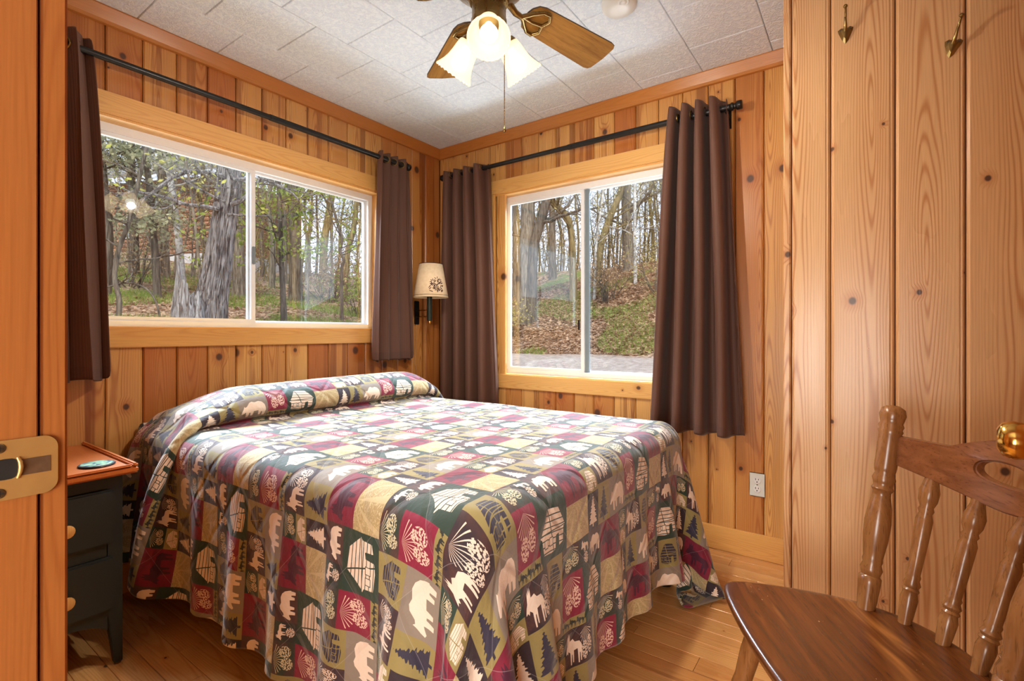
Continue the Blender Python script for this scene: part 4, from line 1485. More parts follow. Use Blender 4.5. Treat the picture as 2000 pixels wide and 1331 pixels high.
while zc > -.655:
    b = len(chain.v)
    chain.lathe((cx, cy, zc), (cx, cy, zc - .0042), [(0, .0005), (.25, .0017), (.5, .0021), (.75, .0017), (1, .0005)], 6)
    zc -= .0048
chain.build('pull_chain', M['antique'], fan)
MB().lathe((cx, cy, -.652), (cx, cy, -.670), [(0, .002), (.3, .004), (.8, .0055), (1, .003)], 10).build('chain_pull', M['antique'], fan, smooth=True)

# ------------------------------------------------------------------ outdoors: ground
def sstep(a, b, t):
    t = min(1.0, max(0.0, (t - a) / (b - a)))
    return t * t * (3 - 2 * t)


def ground_h(x, y):
    def hl(y):
        if y < 5:
            return 0.35 + 0.87 * sstep(-1, 5.5, y)
        h = 1.10 + 0.185 * (y - 5)
        return h if y < 24 else 1.10 + .185 * 19 + 0.05 * (y - 24)
    def hr(x):
        if x < 8.2:
            return 0.30 + 0.24 * sstep(3.5, 8.2, x)
        if x < 14.5:
            return 0.54 + 3.06 * (x - 8.2) / 6.3
        return 3.60 + 0.06 * (x - 14.5)
    ang = math.atan2(max(y, -60), x)
    w = sstep(math.radians(36), math.radians(50), ang) if (x > 0 or y > 0) else 1.0
    if y < -0.5 and x < 0.5:
        w = 0.0
    h = hl(max(y, 0)) * w + hr(max(x, 0)) * (1 - w)
    h += 0.10 * mnoise.noise(Vector((x * .35, y * .35, 1.7))) + 0.03 * mnoise.noise(Vector((x * 1.3, y * 1.3, 5.1)))
    return h


def ground_mat():
    g = G('forest_floor')
    c = g.coord()
    x_, y_, z_ = g.sep(c)
    big = g.noise(c, 0.55, 4, 0.62, .4)
    mid = g.noise(c, 3.2, 3, .6)
    vo = g.voro(c, 16.0)
    cr, cg_, cb = g.sep(vo.outputs['Color'])
    leaf = g.mix(cr, srgb(124, 100, 78), srgb(196, 166, 138))
    leaf = g.mix(g.gt(cg_, .72), leaf, srgb(92, 72, 56))
    vg = g.voro(c, 30.0)
    gr_, gg_, gb_ = g.sep(vg.outputs['Color'])
    grass = g.mix(gr_, srgb(92, 104, 58), srgb(140, 146, 84))
    m = g.rng(g.add(big, g.mul(g.sub(mid, .5), .5)), .52, .64, smooth=True)
    col = g.mix(m, leaf, grass)
    # sandy track beside the house
    edge = g.add(g.mul(g.sub(g.noise(c, .8, 3), .5), 1.6), g.mul(y_, -0.10))
    road = g.mul(g.rng(g.add(x_, edge), 7.0, 8.4, 1.0, 0.0, smooth=True), g.rng(x_, .8, 1.8))
    road = g.mul(road, g.lt(y_, 6.0))
    sandn = g.noise(c, 7.0, 4, .65)
    sand = g.mix(g.rng(sandn, .35, .65), srgb(142, 130, 120), srgb(176, 164, 154))
    col = g.mix(road, col, sand)
    h = g.add(g.mul(vo.outputs['Distance'], .6), mid)
    g.bsdf(col, .9, 0, g.bump(h, .6, .05), .2)
    return g.m


gv, gf = [], []
gx = np.concatenate([np.linspace(-45, -4, 22), np.linspace(-3, 20, 93), np.linspace(21, 60, 30)])
gy = np.concatenate([np.linspace(-20, -5, 12), np.linspace(-4, 26, 100), np.linspace(27, 60, 26)])
for a in gx:
    for b in gy:
        h = ground_h(a, b)
        if a < 0.25 and b < 0.25:
            h = min(h, -0.25) if (a < .2 and b < .2) else h
        gv.append((a, b, h))
J_ = len(gy)
gf = [(i * J_ + k, (i + 1) * J_ + k, (i + 1) * J_ + k + 1, i * J_ + k + 1) for i in range(len(gx) - 1) for k in range(J_ - 1)]
me = bpy.data.meshes.new('ground')
me.from_pydata(gv, [], gf)
grd = obj('ground', me, ground_mat(), None, True)
struct(grd, 'sloping forest floor of dead leaves, grass and a sandy track')

# ------------------------------------------------------------------ outdoors: trees
def bark_mat(name, light, dark, sx=26.0, sz=3.0, strength=.8):
    g = G(name)
    x_, y_, z_ = g.sep(g.coord())
    v = g.xyz(g.mul(x_, sx), g.mul(y_, sx), g.mul(z_, sz))
    n1 = g.noise(v, 1.0, 4, .62, .8)
    n2 = g.noise(g.coord(), 1.2, 2)
    c = g.mix(g.rng(n1, .36, .62), dark, light)
    k = g.rng(n2, .3, .7, .85, 1.12)
    c = g.mix(1.0, c, g.xyz(k, k, k), 'MULTIPLY')
    g.bsdf(c, .9, 0, g.bump(n1, strength, .04), .2)
    return g.m


def leaf_mat(name, c1, c2):
    g = G(name)
    oi = g.n('NewGeometry') if False else None
    nz = g.noise(g.coord(), 7.0, 1)
    c = g.mix(g.rng(nz, .35, .65), c1, c2)
    d = g.n('BsdfDiffuse'); g.put(d.inputs[0], c)
    t = g.n('BsdfTranslucent'); g.put(t.inputs[0], c)
    m = g.n('MixShader'); m.inputs[0].default_value = .45
    g.t.links.new(d.outputs[0], m.inputs[1]); g.t.links.new(t.outputs[0], m.inputs[2])
    g.t.links.new(m.outputs[0], g.out.inputs[0])
    return g.m


M['bark'] = bark_mat('grey_brown_bark', srgb(150, 140, 124), srgb(84, 76, 66))
M['bark_dark'] = bark_mat('dark_bark', srgb(116, 108, 96), srgb(62, 56, 50))
M['bark_light'] = bark_mat('pale_bark', srgb(206, 204, 198), srgb(128, 124, 118), 9.0, 9.0, .3)
M['bark_oak'] = bark_mat('furrowed_bark', srgb(156, 152, 150), srgb(52, 49, 49), 30.0, 2.6, 1.0)
M['bark_moss'] = bark_mat('mossy_bark', srgb(158, 140, 98), srgb(96, 84, 58))
M['leaf_spring'] = leaf_mat('spring_leaves', srgb(172, 176, 88), srgb(206, 200, 110))
M['leaf_pine'] = leaf_mat('pine_needles', srgb(138, 142, 112), srgb(200, 198, 164))
M['leaf_fir'] = leaf_mat('sapling_needles', srgb(116, 134, 66), srgb(168, 180, 96))
M['leaf_dead'] = leaf_mat('dead_leaves', srgb(148, 122, 92), srgb(196, 168, 132))
M['leaf_olive'] = leaf_mat('olive_buds', srgb(160, 152, 98), srgb(204, 190, 130))


def grow(mb, tips, p, d, length, r, level, rng, nseg=5, sides=5, wob=.28, up=.06, kids=(4, 3, 3), spread=.9, taper=.35, t0=.25):
    pts, rad = [p.copy()], [r]
    seg = length / nseg
    dirs = [d.copy()]
    for i in range(nseg):
        d = (d + Vector((rng.uniform(-1, 1), rng.uniform(-1, 1), rng.uniform(-1, 1))) * wob + Vector((0, 0, up))).normalized()
        p = p + d * seg
        pts.append(p.copy()); rad.append(r * (1 - (1 - taper) * (i + 1) / nseg)); dirs.append(d.copy())
    mb.tube(pts, rad, sides, False)
    tips.append((pts[-1], d))
    if level <= 0:
        tips += [(q, d) for q in pts[2:-1]]
        return
    k = kids[-level] if level <= len(kids) else kids[0]
    for i in range(k):
        t = t0 + (1 - t0) * (i + rng.random()) / k
        j = min(nseg - 1, int(t * nseg))
        fr = t * nseg - j
        q = pts[j].lerp(pts[j + 1], fr)
        dd = dirs[j + 1]
        side = Vector((rng.uniform(-1, 1), rng.uniform(-1, 1), rng.uniform(-.4, .7))).normalized()
        nd = (dd * (1 - spread * .5) + side * spread).normalized()
        rr = rad[j] * rng.uniform(.4, .6)
        grow(mb, tips, q, nd, length * rng.uniform(.45, .7), rr, level - 1, rng, max(3, nseg - 1), max(3, sides - 1), wob * 1.1, up, kids, spread, taper, .2)


def leaves(tips, rng, n, size, jitter, aspect=1.6, droop=0.0):
    v, f = [], []
    for i in range(n):
        q, d = tips[rng.randrange(len(tips))]
        c = q + Vector((rng.gauss(0, 1), rng.gauss(0, 1), rng.gauss(0, 1) * .7)) * jitter
        a = Vector((rng.uniform(-1, 1), rng.uniform(-1, 1), rng.uniform(-1, 1) - droop)).normalized()
        b = a.orthogonal().normalized()
        b.rotate(Matrix.Rotation(rng.uniform(0, 6.28), 3, a))
        s = size * rng.uniform(.6, 1.3)
        k = len(v)
        v += [tuple(c - a * s * aspect * .5), tuple(c + b * s * .45), tuple(c + a * s * aspect * .5), tuple(c - b * s * .45)]
        f.append((k, k + 1, k + 2, k + 3))
    return v, f


def add_leaves(root, tips, rng, n, size, jitter, mat, aspect=1.6, name='foliage'):
    v, f = leaves(tips, rng, n, size, jitter, aspect)
    me = bpy.data.meshes.new(name)
    me.from_pydata(v, [], f)
    o = obj(name, me, mat, root)
    o['kind'] = 'stuff'
    return o


def px_tree(name, label, depth, path, r0, r1, mat, seed, boughs=7, blen=1.6, blevel=2, leaf=None, nleaf=250, lsize=.05, group=None, start=.25, sides=10, up=.06, jitter=.18, kids=(4, 3, 3), flare=1.35):
    """trunk through image way-points at one depth, standing on the ground there; the top runs on upwards"""
    rng = random.Random(seed)
    pts = [F(x, y, depth) for x, y in path]
    b = pts[0]
    b.z = ground_h(b.x, b.y) - .12
    d = (pts[-1] - pts[-2]).normalized()
    pts.append(pts[-1] + d * 1.4)
    pts.append(pts[-1] + (d + Vector((rng.uniform(-.2, .2), rng.uniform(-.2, .2), .2))).normalized() * 1.6)
    root = empty(name, b)
    loc = [p - b for p in pts]
    # subdivide the path
    fine, rad = [], []
    tot = sum((loc[i + 1] - loc[i]).length for i in range(len(loc) - 1))
    acc = 0
    for i in range(len(loc) - 1):
        L = (loc[i + 1] - loc[i]).length
        for k in range(4):
            t = k / 4
            p0, p1, p2, p3 = loc[max(i - 1, 0)], loc[i], loc[i + 1], loc[min(i + 2, len(loc) - 1)]
            fine.append(0.5 * ((2 * p1) + (p2 - p0) * t + (2 * p0 - 5 * p1 + 4 * p2 - p3) * t * t + (3 * p1 - p0 - 3 * p2 + p3) * t ** 3))
            s = (acc + L * t) / tot
            rad.append((r0 + (r1 - r0) * s) * (1 + (flare - 1) * math.exp(-s * 14)))
        acc += L
    fine.append(loc[-1]); rad.append(r1 * .9)
    MB().tube(fine, rad, sides).build('trunk', mat, root, smooth=True, fix=False)
    mb = MB()
    tips = []
    for i in range(boughs):
        t = start + (1 - start) * (i + rng.random()) / boughs
        j = min(len(fine) - 2, int(t * (len(fine) - 1)))
        p = fine[j]
        a = rng.uniform(0, 2 * PI)
        nd = Vector((math.cos(a), math.sin(a), rng.uniform(.05, .8))).normalized()
        grow(mb, tips, p.copy(), nd, blen * rng.uniform(.6, 1.2), max(.012, rad[j] * rng.uniform(.25, .42)), blevel, rng, 6, 6, .26, up, kids)
    if mb.v:
        mb.build('branches', mat, root, smooth=True, fix=False)['kind'] = 'stuff'
    if leaf and tips:
        add_leaves(root, tips, rng, nleaf, lsize, jitter, leaf)
    return tag(root, label, 'tree', group)


# --- the great furrowed trunk outside the wide window and the broken stump against it
def furrowed(name, label, depth, path, seed):
    rng = random.Random(seed)
    pts = [F(x, y, depth) for x, y, w in path]
    ws_ = [w * depth / 967.0 / 2 for x, y, w in path]
    b = pts[0].copy()
    b.z = ground_h(b.x, b.y) - .15
    root = empty(name, b)
    pts[0] = b.copy()
    m = MB()
    NS, NR = 110, 150
    zs = [p.z for p in pts]
    def at(z):
        for i in range(len(pts) - 1):
            if z <= zs[i + 1] or i == len(pts) - 2:
                t = (z - zs[i]) / (zs[i + 1] - zs[i])
                return pts[i].lerp(pts[i + 1], t), ws_[i] + (ws_[i + 1] - ws_[i]) * t
    top = zs[-1]
    for j in range(NR + 1):
        z = b.z + (top - b.z) * j / NR
        c, r = at(z)
        for i in range(NS):
            q = 2 * PI * i / NS
            nx, ny = math.cos(q), math.sin(q)
            wig = mnoise.noise(Vector((nx * 2.2, ny * 2.2, z * 1.4))) * .8
            rd = abs(mnoise.noise(Vector((nx * 7.5 + wig, ny * 7.5, z * 1.15 + wig))))
            rd2 = abs(mnoise.noise(Vector((nx * 15 + wig, ny * 15, z * 2.6))))
            lob = mnoise.noise(Vector((nx * 1.3, ny * 1.3, z * .5 + 9)))
            rr = r * (1 + .10 * lob + .30 * min(rd * 2.2, .5) + .12 * min(rd2 * 2, .5) - .12)
            m.v.append((c.x - b.x + nx * rr, c.y - b.y + ny * rr, z - b.z))
    for j in range(NR):
        for i in range(NS):
            i2 = (i + 1) % NS
            m.f.append((j * NS + i, j * NS + i2, (j + 1) * NS + i2, (j + 1) * NS + i))
    m.build('trunk', M['bark_oak'], root, smooth=True, fix=False)
    mb, tips = MB(), []
    rg = random.Random(11)
    for (px_, py_, ang, ln, rr) in ((440, 395, 2.4, .9, .02), (445, 420, -1.2, .5, .018), (452, 400, -.8, .8, .03), (455, 385, -2.2, .7, .02), (430, 410, 2.9, 1.1, .03), (455, 352, -.5, 1.2, .028), (440, 345, 2.6, 1.2, .03)):
        p = F(px_, py_, depth - .12) - b
        nd = Vector((math.cos(ang), math.sin(ang), .15)).normalized()
        grow(mb, tips, p, nd, ln, rr, 2, rg, 6, 6, .4, .0, (4, 4, 3))
    mb.build('branches', M['bark_oak'], root, smooth=True, fix=False)['kind'] = 'stuff'
    add_leaves(root, [t for t in tips if t[0].z > 1.6] or tips, rg, 170, .045, .10, M['leaf_spring'])
    return tag(root, label, 'tree')


furrowed('oak_tree', 'thick grey furrowed trunk leaning up the wide window behind the broken stump', 6.5,
         [(404, 640, 66), (412, 590, 54), (423, 530, 48), (432, 470, 43), (441, 410, 41), (451, 340, 41), (466, 240, 40), (484, 120, 36)], 5)


def stump():
    depth = 6.1
    b = F(371, 632, depth); b.z = ground_h(b.x, b.y) - .12
    root = empty('tree_stump', b)
    m = MB()
    NS = 44
    hs = [0, .15, .3, .45, .6, .72, .82, .90, .96, 1.0]
    for j, t in enumerate(hs):
        for i in range(NS):
            q = 2 * PI * i / NS
            nx, ny = math.cos(q), math.sin(q)
            spike = .45 + .38 * abs(mnoise.noise(Vector((nx * 2.5, ny * 2.5, 3.3)))) + .30 * max(0, math.cos(q - 2.9)) + .10 * mnoise.noise(Vector((nx * 9, ny * 9, 1)))
            z = t * spike * .98
            r = .155 * (1.2 - .40 * t) * (1 + .16 * mnoise.noise(Vector((nx * 5, ny * 5, z * 1.2))) + .22 * abs(mnoise.noise(Vector((nx * 11, ny * 11, z * 2)))))
            m.v.append((nx * r, ny * r, z))
    for j in range(len(hs) - 1):
        for i in range(NS):
            i2 = (i + 1) % NS
            m.f.append((j * NS + i, j * NS + i2, (j + 1) * NS + i2, (j + 1) * NS + i))
    c = len(m.v)
    m.v.append((0.02, 0, .22))
    o = (len(hs) - 1) * NS
    for i in range(NS):
        m.f.append((o + i, o + (i + 1) % NS, c))
    m.build('stump_wood', bark_mat('weathered_wood', srgb(166, 164, 162), srgb(58, 55, 55), 40, 4, .9), root, smooth=True, fix=False)
    return tag(root, 'grey splintered tree stump at the foot of the thick furrowed trunk', 'stump')


stump()
px_tree('birch_tree', 'slender pale birch trunk in the middle of the left window pane', 11.5, [(358, 560), (350, 480), (340, 400), (330, 330), (322, 270), (318, 200)], .075, .05, M['bark_light'], 21, 8, 1.5, 2, M['leaf_olive'], 160, .05, flare=1.2)
px_tree('young_tree', 'dark slim trunk left of the birch with crooked low limbs', 9.5, [(308, 585), (303, 500), (298, 430), (292, 370), (285, 300), (280, 220)], .062, .035, M['bark_dark'], 22, 12, 1.3, 2, M['leaf_olive'], 110, .04, start=.15)
px_tree('forest_tree', 'straight grey trunk just left of the birch', 13, [(322, 560), (320, 480), (318, 400), (316, 320), (314, 230)], .115, .07, M['bark'], 23, 8, 1.7, 2, M['leaf_olive'], 150, .05)
px_tree('sapling', 'thin crooked sapling at the far left of the wide window', 5.6, [(228, 640), (233, 590), (224, 545), (228, 505), (236, 475), (250, 440), (262, 390)], .026, .012, M['bark_dark'], 24, 6, .7, 2, None, 0, start=.35, flare=1.2)
px_tree('sapling', 'bare arching sapling bending over the grass beside the stump', 5.9, [(317, 645), (308, 600), (292, 570), (268, 556), (240, 553), (215, 560)], .012, .006, M['bark_dark'], 25, 2, .4, 1, None, 0, flare=1.0)
px_tree('sapling', 'thin pale sapling between the birch and the thick trunk', 8.0, [(394, 590), (389, 520), (384, 470), (380, 430), (374, 390), (366, 330)], .022, .012, M['bark'], 26, 7, .9, 2, M['leaf_olive'], 60, .04, start=.3, flare=1.1)
px_tree('forest_tree', 'pale grey trunk peeping out behind the thick furrowed trunk', 11.5, [(466, 585), (466, 500), (465, 420), (466, 340), (468, 250)], .125, .09, M['bark'], 27, 6, 1.6, 2, M['leaf_spring'], 180, .05)
px_tree('pine_tree', 'grey-green pine with drooping boughs at the upper left of the wide window', 9.0, [(205, 560), (212, 470), (205, 390), (198, 310), (190, 230)], .075, .05, M['bark_dark'], 28, 28, 1.4, 2, M['leaf_pine'], 5000, .065, start=.25, up=-.02, jitter=.13)
px_tree('pine_tree', 'second pine whose needles fill the top of the left pane', 12.5, [(262, 560), (262, 470), (258, 390), (256, 300), (255, 220)], .10, .06, M['bark_dark'], 29, 26, 1.9, 2, M['leaf_pine'], 3600, .07, start=.38, up=-.01, jitter=.16)
px_tree('evergreen_sapling', 'young yellow-green evergreen with a dark stem in the right pane of the wide window', 8.0, [(556, 602), (552, 560), (549, 500), (547, 440), (545, 380), (543, 300)], .045, .022, M['bark_dark'], 30, 22, .95, 2, M['leaf_fir'], 3000, .045, start=.22, up=.0, jitter=.07)
px_tree('forest_tree', 'thick dark trunk behind the yellow-green evergreen', 12.5, [(577, 560), (577, 480), (574, 420), (571, 360), (568, 280)], .15, .11, M['bark_dark'], 31, 7, 1.8, 2, M['leaf_spring'], 200, .05)
px_tree('leaning_tree', 'brown trunk leaning right against the sky in the wide window', 17, [(629, 530), (633, 480), (640, 430), (648, 380), (655, 320), (660, 250)], .13, .09, M['bark_moss'], 32, 9, 2.2, 2, M['leaf_spring'], 420, .06)
px_tree('forest_tree', 'slim tree with olive buds at the right end of the wide window', 14, [(672, 560), (678, 500), (690, 450), (697, 390), (702, 320), (706, 250)], .085, .05, M['bark_moss'], 33, 12, 1.7, 2, M['leaf_olive'], 900, .055)
px_tree('sapling', 'very thin bare sapling between the evergreen and the leaning trunk', 12, [(602, 565), (600, 500), (597, 440), (594, 380), (592, 300)], .028, .015, M['bark'], 34, 9, 1.1, 2, M['leaf_spring'], 90, .045, start=.3, flare=1.1)
px_tree('sapling', 'crooked dark sapling low at the right end of the wide window', 10, [(668, 560), (667, 530), (672, 510), (664, 490), (668, 470), (660, 440)], .035, .015, M['bark_dark'], 35, 8, .9, 2, M['leaf_fir'], 220, .04, start=.3)

# --- trees beyond the smaller window
px_tree('oak_tree', 'large grey trunk at the left side of the smaller window', 15.3, [(1024, 560), (1026, 500), (1030, 450), (1031, 400), (1031, 340), (1032, 250)], .24, .17, M['bark'], 41, 6, 2.2, 2, M['leaf_olive'], 200, .06, flare=1.5)
px_tree('leaning_tree', 'dark trunk leaning right from the foot of the large grey trunk', 15.1, [(1036, 560), (1041, 500), (1047, 462), (1058, 425), (1069, 385), (1080, 330)], .16, .13, M['bark_dark'], 42, 6, 2.2, 2, None, 0)
px_tree('arched_tree', 'mossy tree bowing to the left in the left pane of the smaller window', 16, [(1120, 545), (1118, 490), (1113, 440), (1102, 416), (1084, 402), (1074, 380)], .115, .085, M['bark_moss'], 43, 7, 1.8, 2, M['leaf_olive'], 260, .06)
px_tree('forest_tree', 'straight grey trunk between the leaning and the arched tree', 19, [(1080, 540), (1079, 470), (1078, 400), (1077, 320)], .13, .10, M['bark'], 44, 7, 2.2, 2, M['leaf_olive'], 260, .06)
px_tree('forest_tree', 'slim trunk at the left edge of the smaller window', 18, [(1006, 545), (1005, 470), (1004, 400), (1003, 320)], .085, .07, M['bark'], 45, 7, 1.8, 2, M['leaf_spring'], 200, .06)
px_tree('leaning_tree', 'mossy trunk slanting right above the brushwood in the right pane', 17, [(1166, 545), (1172, 490), (1184, 445), (1198, 408), (1212, 375), (1222, 320)], .12, .10, M['bark_moss'], 46, 9, 2.3, 2, M['leaf_olive'], 420, .06)
px_tree('forest_tree', 'thickest trunk in the right pane of the smaller window', 17.5, [(1226, 540), (1226, 480), (1224, 430), (1223, 380), (1222, 310)], .19, .15, M['bark'], 47, 8, 2.4, 2, M['leaf_olive'], 350, .06)
px_tree('young_tree', 'slim pale grey trunk standing in front of the thickest trunk', 15.8, [(1241, 550), (1240, 500), (1239, 450), (1240, 400), (1238, 330)], .055, .04, M['bark_light'], 48, 10, 1.5, 2, M['leaf_olive'], 200, .05)
px_tree('young_tree', 'pale leaning trunk at the left of the brushwood', 15.5, [(1160, 548), (1163, 500), (1166, 460), (1172, 420), (1180, 360)], .045, .03, M['bark_light'], 49, 8, 1.3, 2, M['leaf_olive'], 160, .05)
ORD = ['first', 'second', 'third', 'fourth', 'fifth', 'sixth', 'seventh', 'eighth', 'ninth', 'tenth', 'eleventh', 'twelfth']
# thin background trees of the two woods
rb = random.Random(77)
for i, (x0_, dep) in enumerate([(1012, 24), (1046, 26), (1094, 25), (1126, 22), (1150, 23), (1186, 24), (1204, 21), (1256, 24), (1272, 20), (1286, 18), (1298, 22), (1310, 20)]):
    px_tree('background_tree', 'thin bare background tree, %s from the left through the smaller window' % ORD[i], dep, [(x0_, 540), (x0_ + rb.uniform(-4, 4), 470), (x0_ + rb.uniform(-8, 8), 400), (x0_ + rb.uniform(-10, 10), 320)], rb.uniform(.05, .09), rb.uniform(.03, .05), M[rb.choice(['bark', 'bark_moss', 'bark_dark'])], 100 + i, 10, 2.0, 2, M['leaf_olive'], 330, .06, 'thin trees behind the smaller window', sides=6)
for i, (x0_, dep) in enumerate([(398, 16), (514, 19), (530, 15), (556, 18), (606, 22), (617, 26), (648, 24), (712, 20)]):
    px_tree('background_tree', 'thin bare background tree, %s from the left through the wide window' % ORD[i], dep, [(x0_, 540), (x0_ + rb.uniform(-4, 4), 470), (x0_ + rb.uniform(-8, 8), 400), (x0_ + rb.uniform(-10, 10), 320)], rb.uniform(.05, .08), rb.uniform(.03, .05), M[rb.choice(['bark', 'bark_moss', 'bark_dark'])], 140 + i, 10, 1.9, 2, M[rb.choice(['leaf_olive', 'leaf_spring'])], 380, .06, 'thin trees behind the wide window', sides=6)


def shrub(name, label, x_, depth, n, h, leaf, nl, seed, ls=.045, spread=.5, group=None):
    rng = random.Random(seed)
    b = F(x_, 560, depth); b.z = ground_h(b.x, b.y) - .05
    root = empty(name, b)
    mb, tips = MB(), []
    for i in range(n):
        a = rng.uniform(0, 2 * PI)
        p = Vector((math.cos(a), math.sin(a), 0)) * rng.uniform(0, .25 * spread)
        nd = Vector((math.cos(a) * spread * rng.random(), math.sin(a) * spread * rng.random(), 1)).normalized()
        grow(mb, tips, p, nd, h * rng.uniform(.6, 1.1), .012 + .006 * rng.random(), 2, rng, 5, 4, .22, .05, (3, 3, 3))
    mb.build('stems', M['bark_dark'], root, smooth=False, fix=False)['kind'] = 'stuff'
    if nl:
        add_leaves(root, tips, rng, nl, ls, .12, leaf)
    return tag(root, label, 'shrub', group)


shrub('brushwood', 'tangled brown brush at the foot of the slanting mossy trunk', 1190, 15.0, 16, 1.5, M['leaf_dead'], 900, 61, .05, .9)
shrub('brushwood', 'leafless brush at the right side of the smaller window', 1285, 14.5, 12, 1.5, M['leaf_olive'], 420, 62, .05, .7)
shrub('brushwood', 'yellow-green brush beside the slim trunk at the left edge of the smaller window', 1004, 14.5, 9, 1.0, M['leaf_olive'], 420, 63, .05, .6)
shrub('brushwood', 'reddish brush under the leaning trunk in the wide window', 640, 13.5, 16, 1.0, M['leaf_dead'], 800, 64, .05, 1.0)
shrub('brushwood', 'low dry brush in front of the log house', 255, 10.5, 12, 1.0, M['leaf_dead'], 420, 65, .04, .9)
shrub('brushwood', 'low green brush at the right end of the wide window', 700, 11.5, 10, .9, M['leaf_fir'], 500, 66, .045, .9)

# --- log house behind the trees
M['log'] = bark_mat('red_brown_log', srgb(164, 122, 98), srgb(124, 86, 66), 4.0, 14.0, .4)
M['roof'] = plain('grey_roof', srgb(120, 116, 112), .8)
hA, hB = F(205, 520, 22.5), F(440, 520, 21.0)
hz = ground_h((hA.x + hB.x) / 2, (hA.y + hB.y) / 2) - .1
dirv = (hB - hA); dirv.z = 0
HL = dirv.length
house = tag(empty('log_house', (hA.x, hA.y, hz), math.atan2(dirv.y, dirv.x)), 'red-brown log house behind the trees in the left window pane', 'house')
MB().box(-.1, HL + .1, .02, 5.0, -.6, .32).build('foundation', plain('pale_foundation', srgb(186, 184, 182), .8), house)
MB().box(0, HL, .10, 5.0, .3, 3.6).build('wall', M['log'], house)
lm = MB().tube([(0, .08, 0), (HL * .5, .08, .006), (HL, .08, 0)], .108, 10).mesh('log')
lm.materials.append(M['log'])
for k in range(17):
    o = bpy.data.objects.new('log', lm); COL.objects.link(o); o.parent = house; o.location = (0, 0, .40 + .195 * k)
rf = MB()
rf.v = [(-.5, -.7, 3.6), (HL + .5, -.7, 3.6), (HL + .5, 2.5, 5.6), (-.5, 2.5, 5.6), (-.5, -.7, 3.75), (HL + .5, -.7, 3.75), (HL + .5, 2.5, 5.75), (-.5, 2.5, 5.75)]
rf.f = [(0, 3, 2, 1), (4, 5, 6, 7), (0, 1, 5, 4), (1, 2, 6, 5), (2, 3, 7, 6), (3, 0, 4, 7)]
rf.build('roof', M['roof'], house)
for (xa, za, ww, hh) in ((HL * .18, 1.15, .62, .85), (HL * .42, 2.35, .75, .75)):
    w_ = MB().box(xa - .06, xa + ww + .06, -.06, .06, za - .06, za + hh + .06).build('window', M['vinyl'], house)
    MB().box(xa, xa + ww, -.075, -.055, za, za + hh).build('pane', plain('dark_house_pane', srgb(150, 158, 160), .1), w_)

# --- grass blades and fallen leaves
def scatter(name, label, cat, n, region, seed, blade, mat, keep=None):
    rng = random.Random(seed)
    v, f = [], []
    done = 0
    while done < n:
        x_, dep = region(rng)
        p = F(x_, 600, dep)
        if p.x < .4 and p.y < .4:
            continue
        if keep and not keep(p, rng):
            continue
        p.z = ground_h(p.x, p.y)
        blade(v, f, p, rng)
        done += 1
    me = bpy.data.meshes.new(name)
    me.from_pydata(v, [], f)
    o = obj(name, me, mat)
    o['kind'] = 'stuff'
    o['label'] = label
    o['category'] = cat
    return o


def blade(v, f, p, rng):
    h = rng.uniform(.05, .16)
    a = rng.uniform(0, 2 * PI)
    s = Vector((math.cos(a), math.sin(a), 0)) * .007
    t = Vector((rng.uniform(-1, 1), rng.uniform(-1, 1), 0)) * h * .5
    k = len(v)
    v += [tuple(p - s - Vector((0, 0, .02))), tuple(p + s - Vector((0, 0, .02))), tuple(p + t + Vector((0, 0, h)))]
    f.append((k, k + 1, k + 2))


def flake(v, f, p, rng):
    a = Vector((rng.uniform(-1, 1), rng.uniform(-1, 1), rng.uniform(-.4, .4))).normalized() * rng.uniform(.03, .06)
    b = Vector((-a.y, a.x, rng.uniform(-.03, .03))) * .6
    k = len(v)
    q = p + Vector((0, 0, .015 + rng.random() * .03))
    v += [tuple(q - a), tuple(q + b), tuple(q + a), tuple(q - b)]
    f.append((k, k + 1, k + 2, k + 3))


M['grass'] = leaf_mat('grass_blades', srgb(104, 128, 62), srgb(158, 176, 92))
M['fallen'] = leaf_mat('fallen_leaves', srgb(140, 108, 82), srgb(206, 176, 148))
patchy = lambda s, thr: (lambda p, rng: mnoise.noise(Vector((p.x * .55, p.y * .55, s))) > thr)
scatter('grass', 'patches of bright green grass outside the wide window', 'grass', 20000, lambda r: (r.uniform(180, 730), r.uniform(4.5, 14) if r.random() < .8 else r.uniform(8, 20)), 5, blade, M['grass'], patchy(3.1, -.12))
scatter('fallen_leaves', 'dead brown leaves covering the slope outside the wide window', 'leaves', 9000, lambda r: (r.uniform(180, 730), r.uniform(4.5, 16)), 6, flake, M['fallen'], patchy(8.1, -.2))
scatter('grass', 'green grass on the bank outside the smaller window', 'grass', 9000, lambda r: (r.uniform(980, 1310), r.uniform(11.2, 16.5)), 7, blade, M['grass'], lambda p, r: mnoise.noise(Vector((p.x * .5, p.y * .5, 3.1))) > .08 and p.x > 7.9)
scatter('fallen_leaves', 'dead brown leaves on the bank outside the smaller window', 'leaves', 14000, lambda r: (r.uniform(980, 1310), r.uniform(11.2, 18)), 8, flake, M['fallen'], lambda p, r: p.x > 8.0)


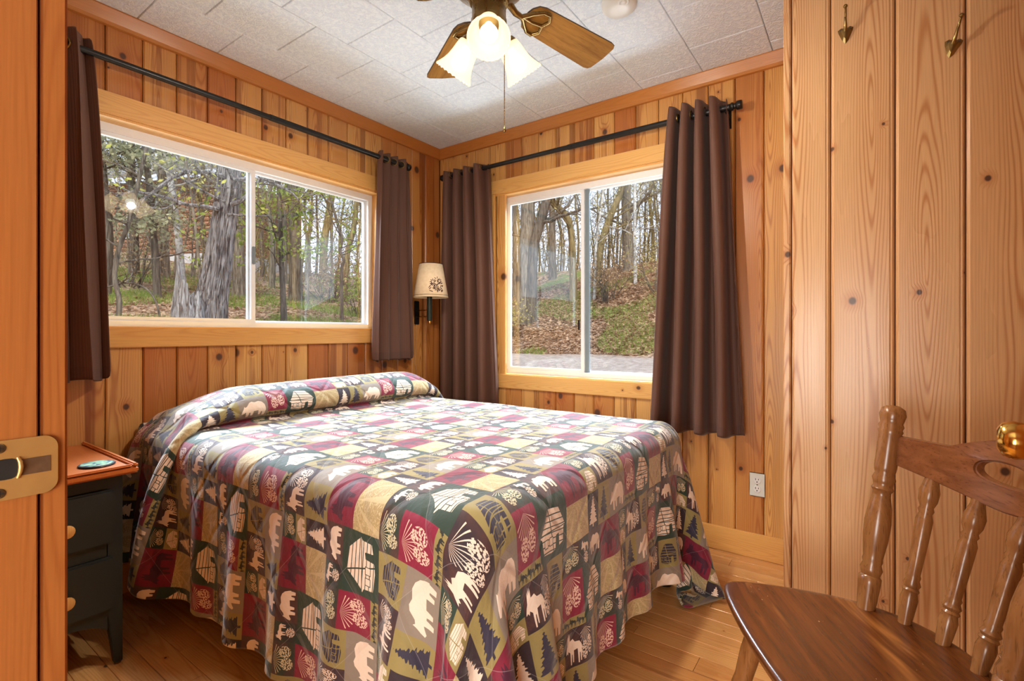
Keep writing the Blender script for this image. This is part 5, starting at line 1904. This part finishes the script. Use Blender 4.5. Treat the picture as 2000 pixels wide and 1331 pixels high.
# --- tangle of distant twigs closing the two woods
def thicket(name, label, x0, x1, d0, d1, n, seed, mats, leaf, nl):
    rng = random.Random(seed)
    mb, tips = MB(), []
    base = F((x0 + x1) / 2, 560, (d0 + d1) / 2)
    for i in range(n):
        x_, dep = rng.uniform(x0, x1), rng.uniform(d0, d1)
        p = F(x_, 560, dep)
        p.z = ground_h(p.x, p.y) - .05
        h = rng.choice([1.2, 2.0, 3.5, 5.5, 7.0]) * rng.uniform(.7, 1.2)
        pts, rad = [p - base], [.010 + h * .0045]
        d = Vector((rng.uniform(-.15, .15), rng.uniform(-.15, .15), 1)).normalized()
        q = p - base
        for k in range(6):
            d = (d + Vector((rng.uniform(-1, 1), rng.uniform(-1, 1), rng.uniform(0, .6))) * .16).normalized()
            q = q + d * h / 6
            pts.append(q.copy()); rad.append(rad[0] * (1 - .8 * (k + 1) / 6))
        mb.tube(pts, rad, 4, False)
        for k in range(int(5 + h * 2)):
            j = rng.randrange(1, 6)
            a = pts[j].lerp(pts[j + 1], rng.random())
            e = Vector((rng.uniform(-1, 1), rng.uniform(-1, 1), rng.uniform(-.1, 1))).normalized()
            L = rng.uniform(.3, .9) * (.6 + .1 * h)
            b1 = a + e * L * .5
            e2 = (e + Vector((rng.uniform(-1, 1), rng.uniform(-1, 1), rng.uniform(-.3, .8))) * .6).normalized()
            b2 = b1 + e2 * L * .5
            mb.tube([a, b1, b2], [.011, .008, .004], 3, False)
            tips += [(b1, e), (b2, e2)]
            for _ in range(2):
                e3 = (e2 + Vector((rng.uniform(-1, 1), rng.uniform(-1, 1), rng.uniform(-.5, .8))) * .9).normalized()
                mb.tube([b1.lerp(b2, rng.random()), b2 + e3 * L * .5], [.006, .003], 3, False)
    root = empty(name, base)
    mb.build('twigs', mats, root, fix=False)['kind'] = 'stuff'
    add_leaves(root, tips, rng, nl, .055, .10, leaf)
    root['kind'] = 'stuff'
    return tag(root, label, 'woods')


thicket('distant_thicket', 'hazy tangle of bare twigs closing the wood behind the smaller window', 975, 1330, 19, 30, 150, 91, M['bark_moss'], M['leaf_olive'], 5000)
thicket('distant_thicket', 'hazy tangle of bare twigs closing the wood behind the wide window', 440, 740, 17, 28, 110, 92, M['bark_moss'], M['leaf_olive'], 3500)
thicket('near_thicket', 'fine bare twigs in front of the log house', 185, 430, 12, 19, 36, 93, M['bark'], M['leaf_olive'], 900)
# --- the wood goes on to both sides of what the windows frame
PLACES = ['just left of the wide window', 'further left beyond the wide window', 'at the far left of the slope', 'behind the room corner', 'behind the corner lamp', 'behind the long lamp-side curtain', 'behind the wide curtain', 'right of the wide curtain', 'furthest right along the track']
for i, (x0_, dep, sp_) in enumerate([(150, 12, 5), (60, 14, 8), (-90, 12, 12), (790, 18, 5), (850, 20, 5), (930, 19, 5), (1350, 19, 5), (1430, 18, 6), (1540, 17, 8)]):
    px_tree('background_tree', 'slim bare forest tree standing %s' % PLACES[i], dep, [(x0_, 540), (x0_ + rb.uniform(-sp_, sp_), 470), (x0_ + rb.uniform(-sp_, sp_), 400), (x0_ + rb.uniform(-sp_, sp_), 320)], rb.uniform(.07, .13), rb.uniform(.04, .07), M[rb.choice(['bark', 'bark_moss', 'bark_dark'])], 180 + i, 11, 2.0, 2, M['leaf_olive'], 420, .06, 'forest trees outside the window views', sides=7)
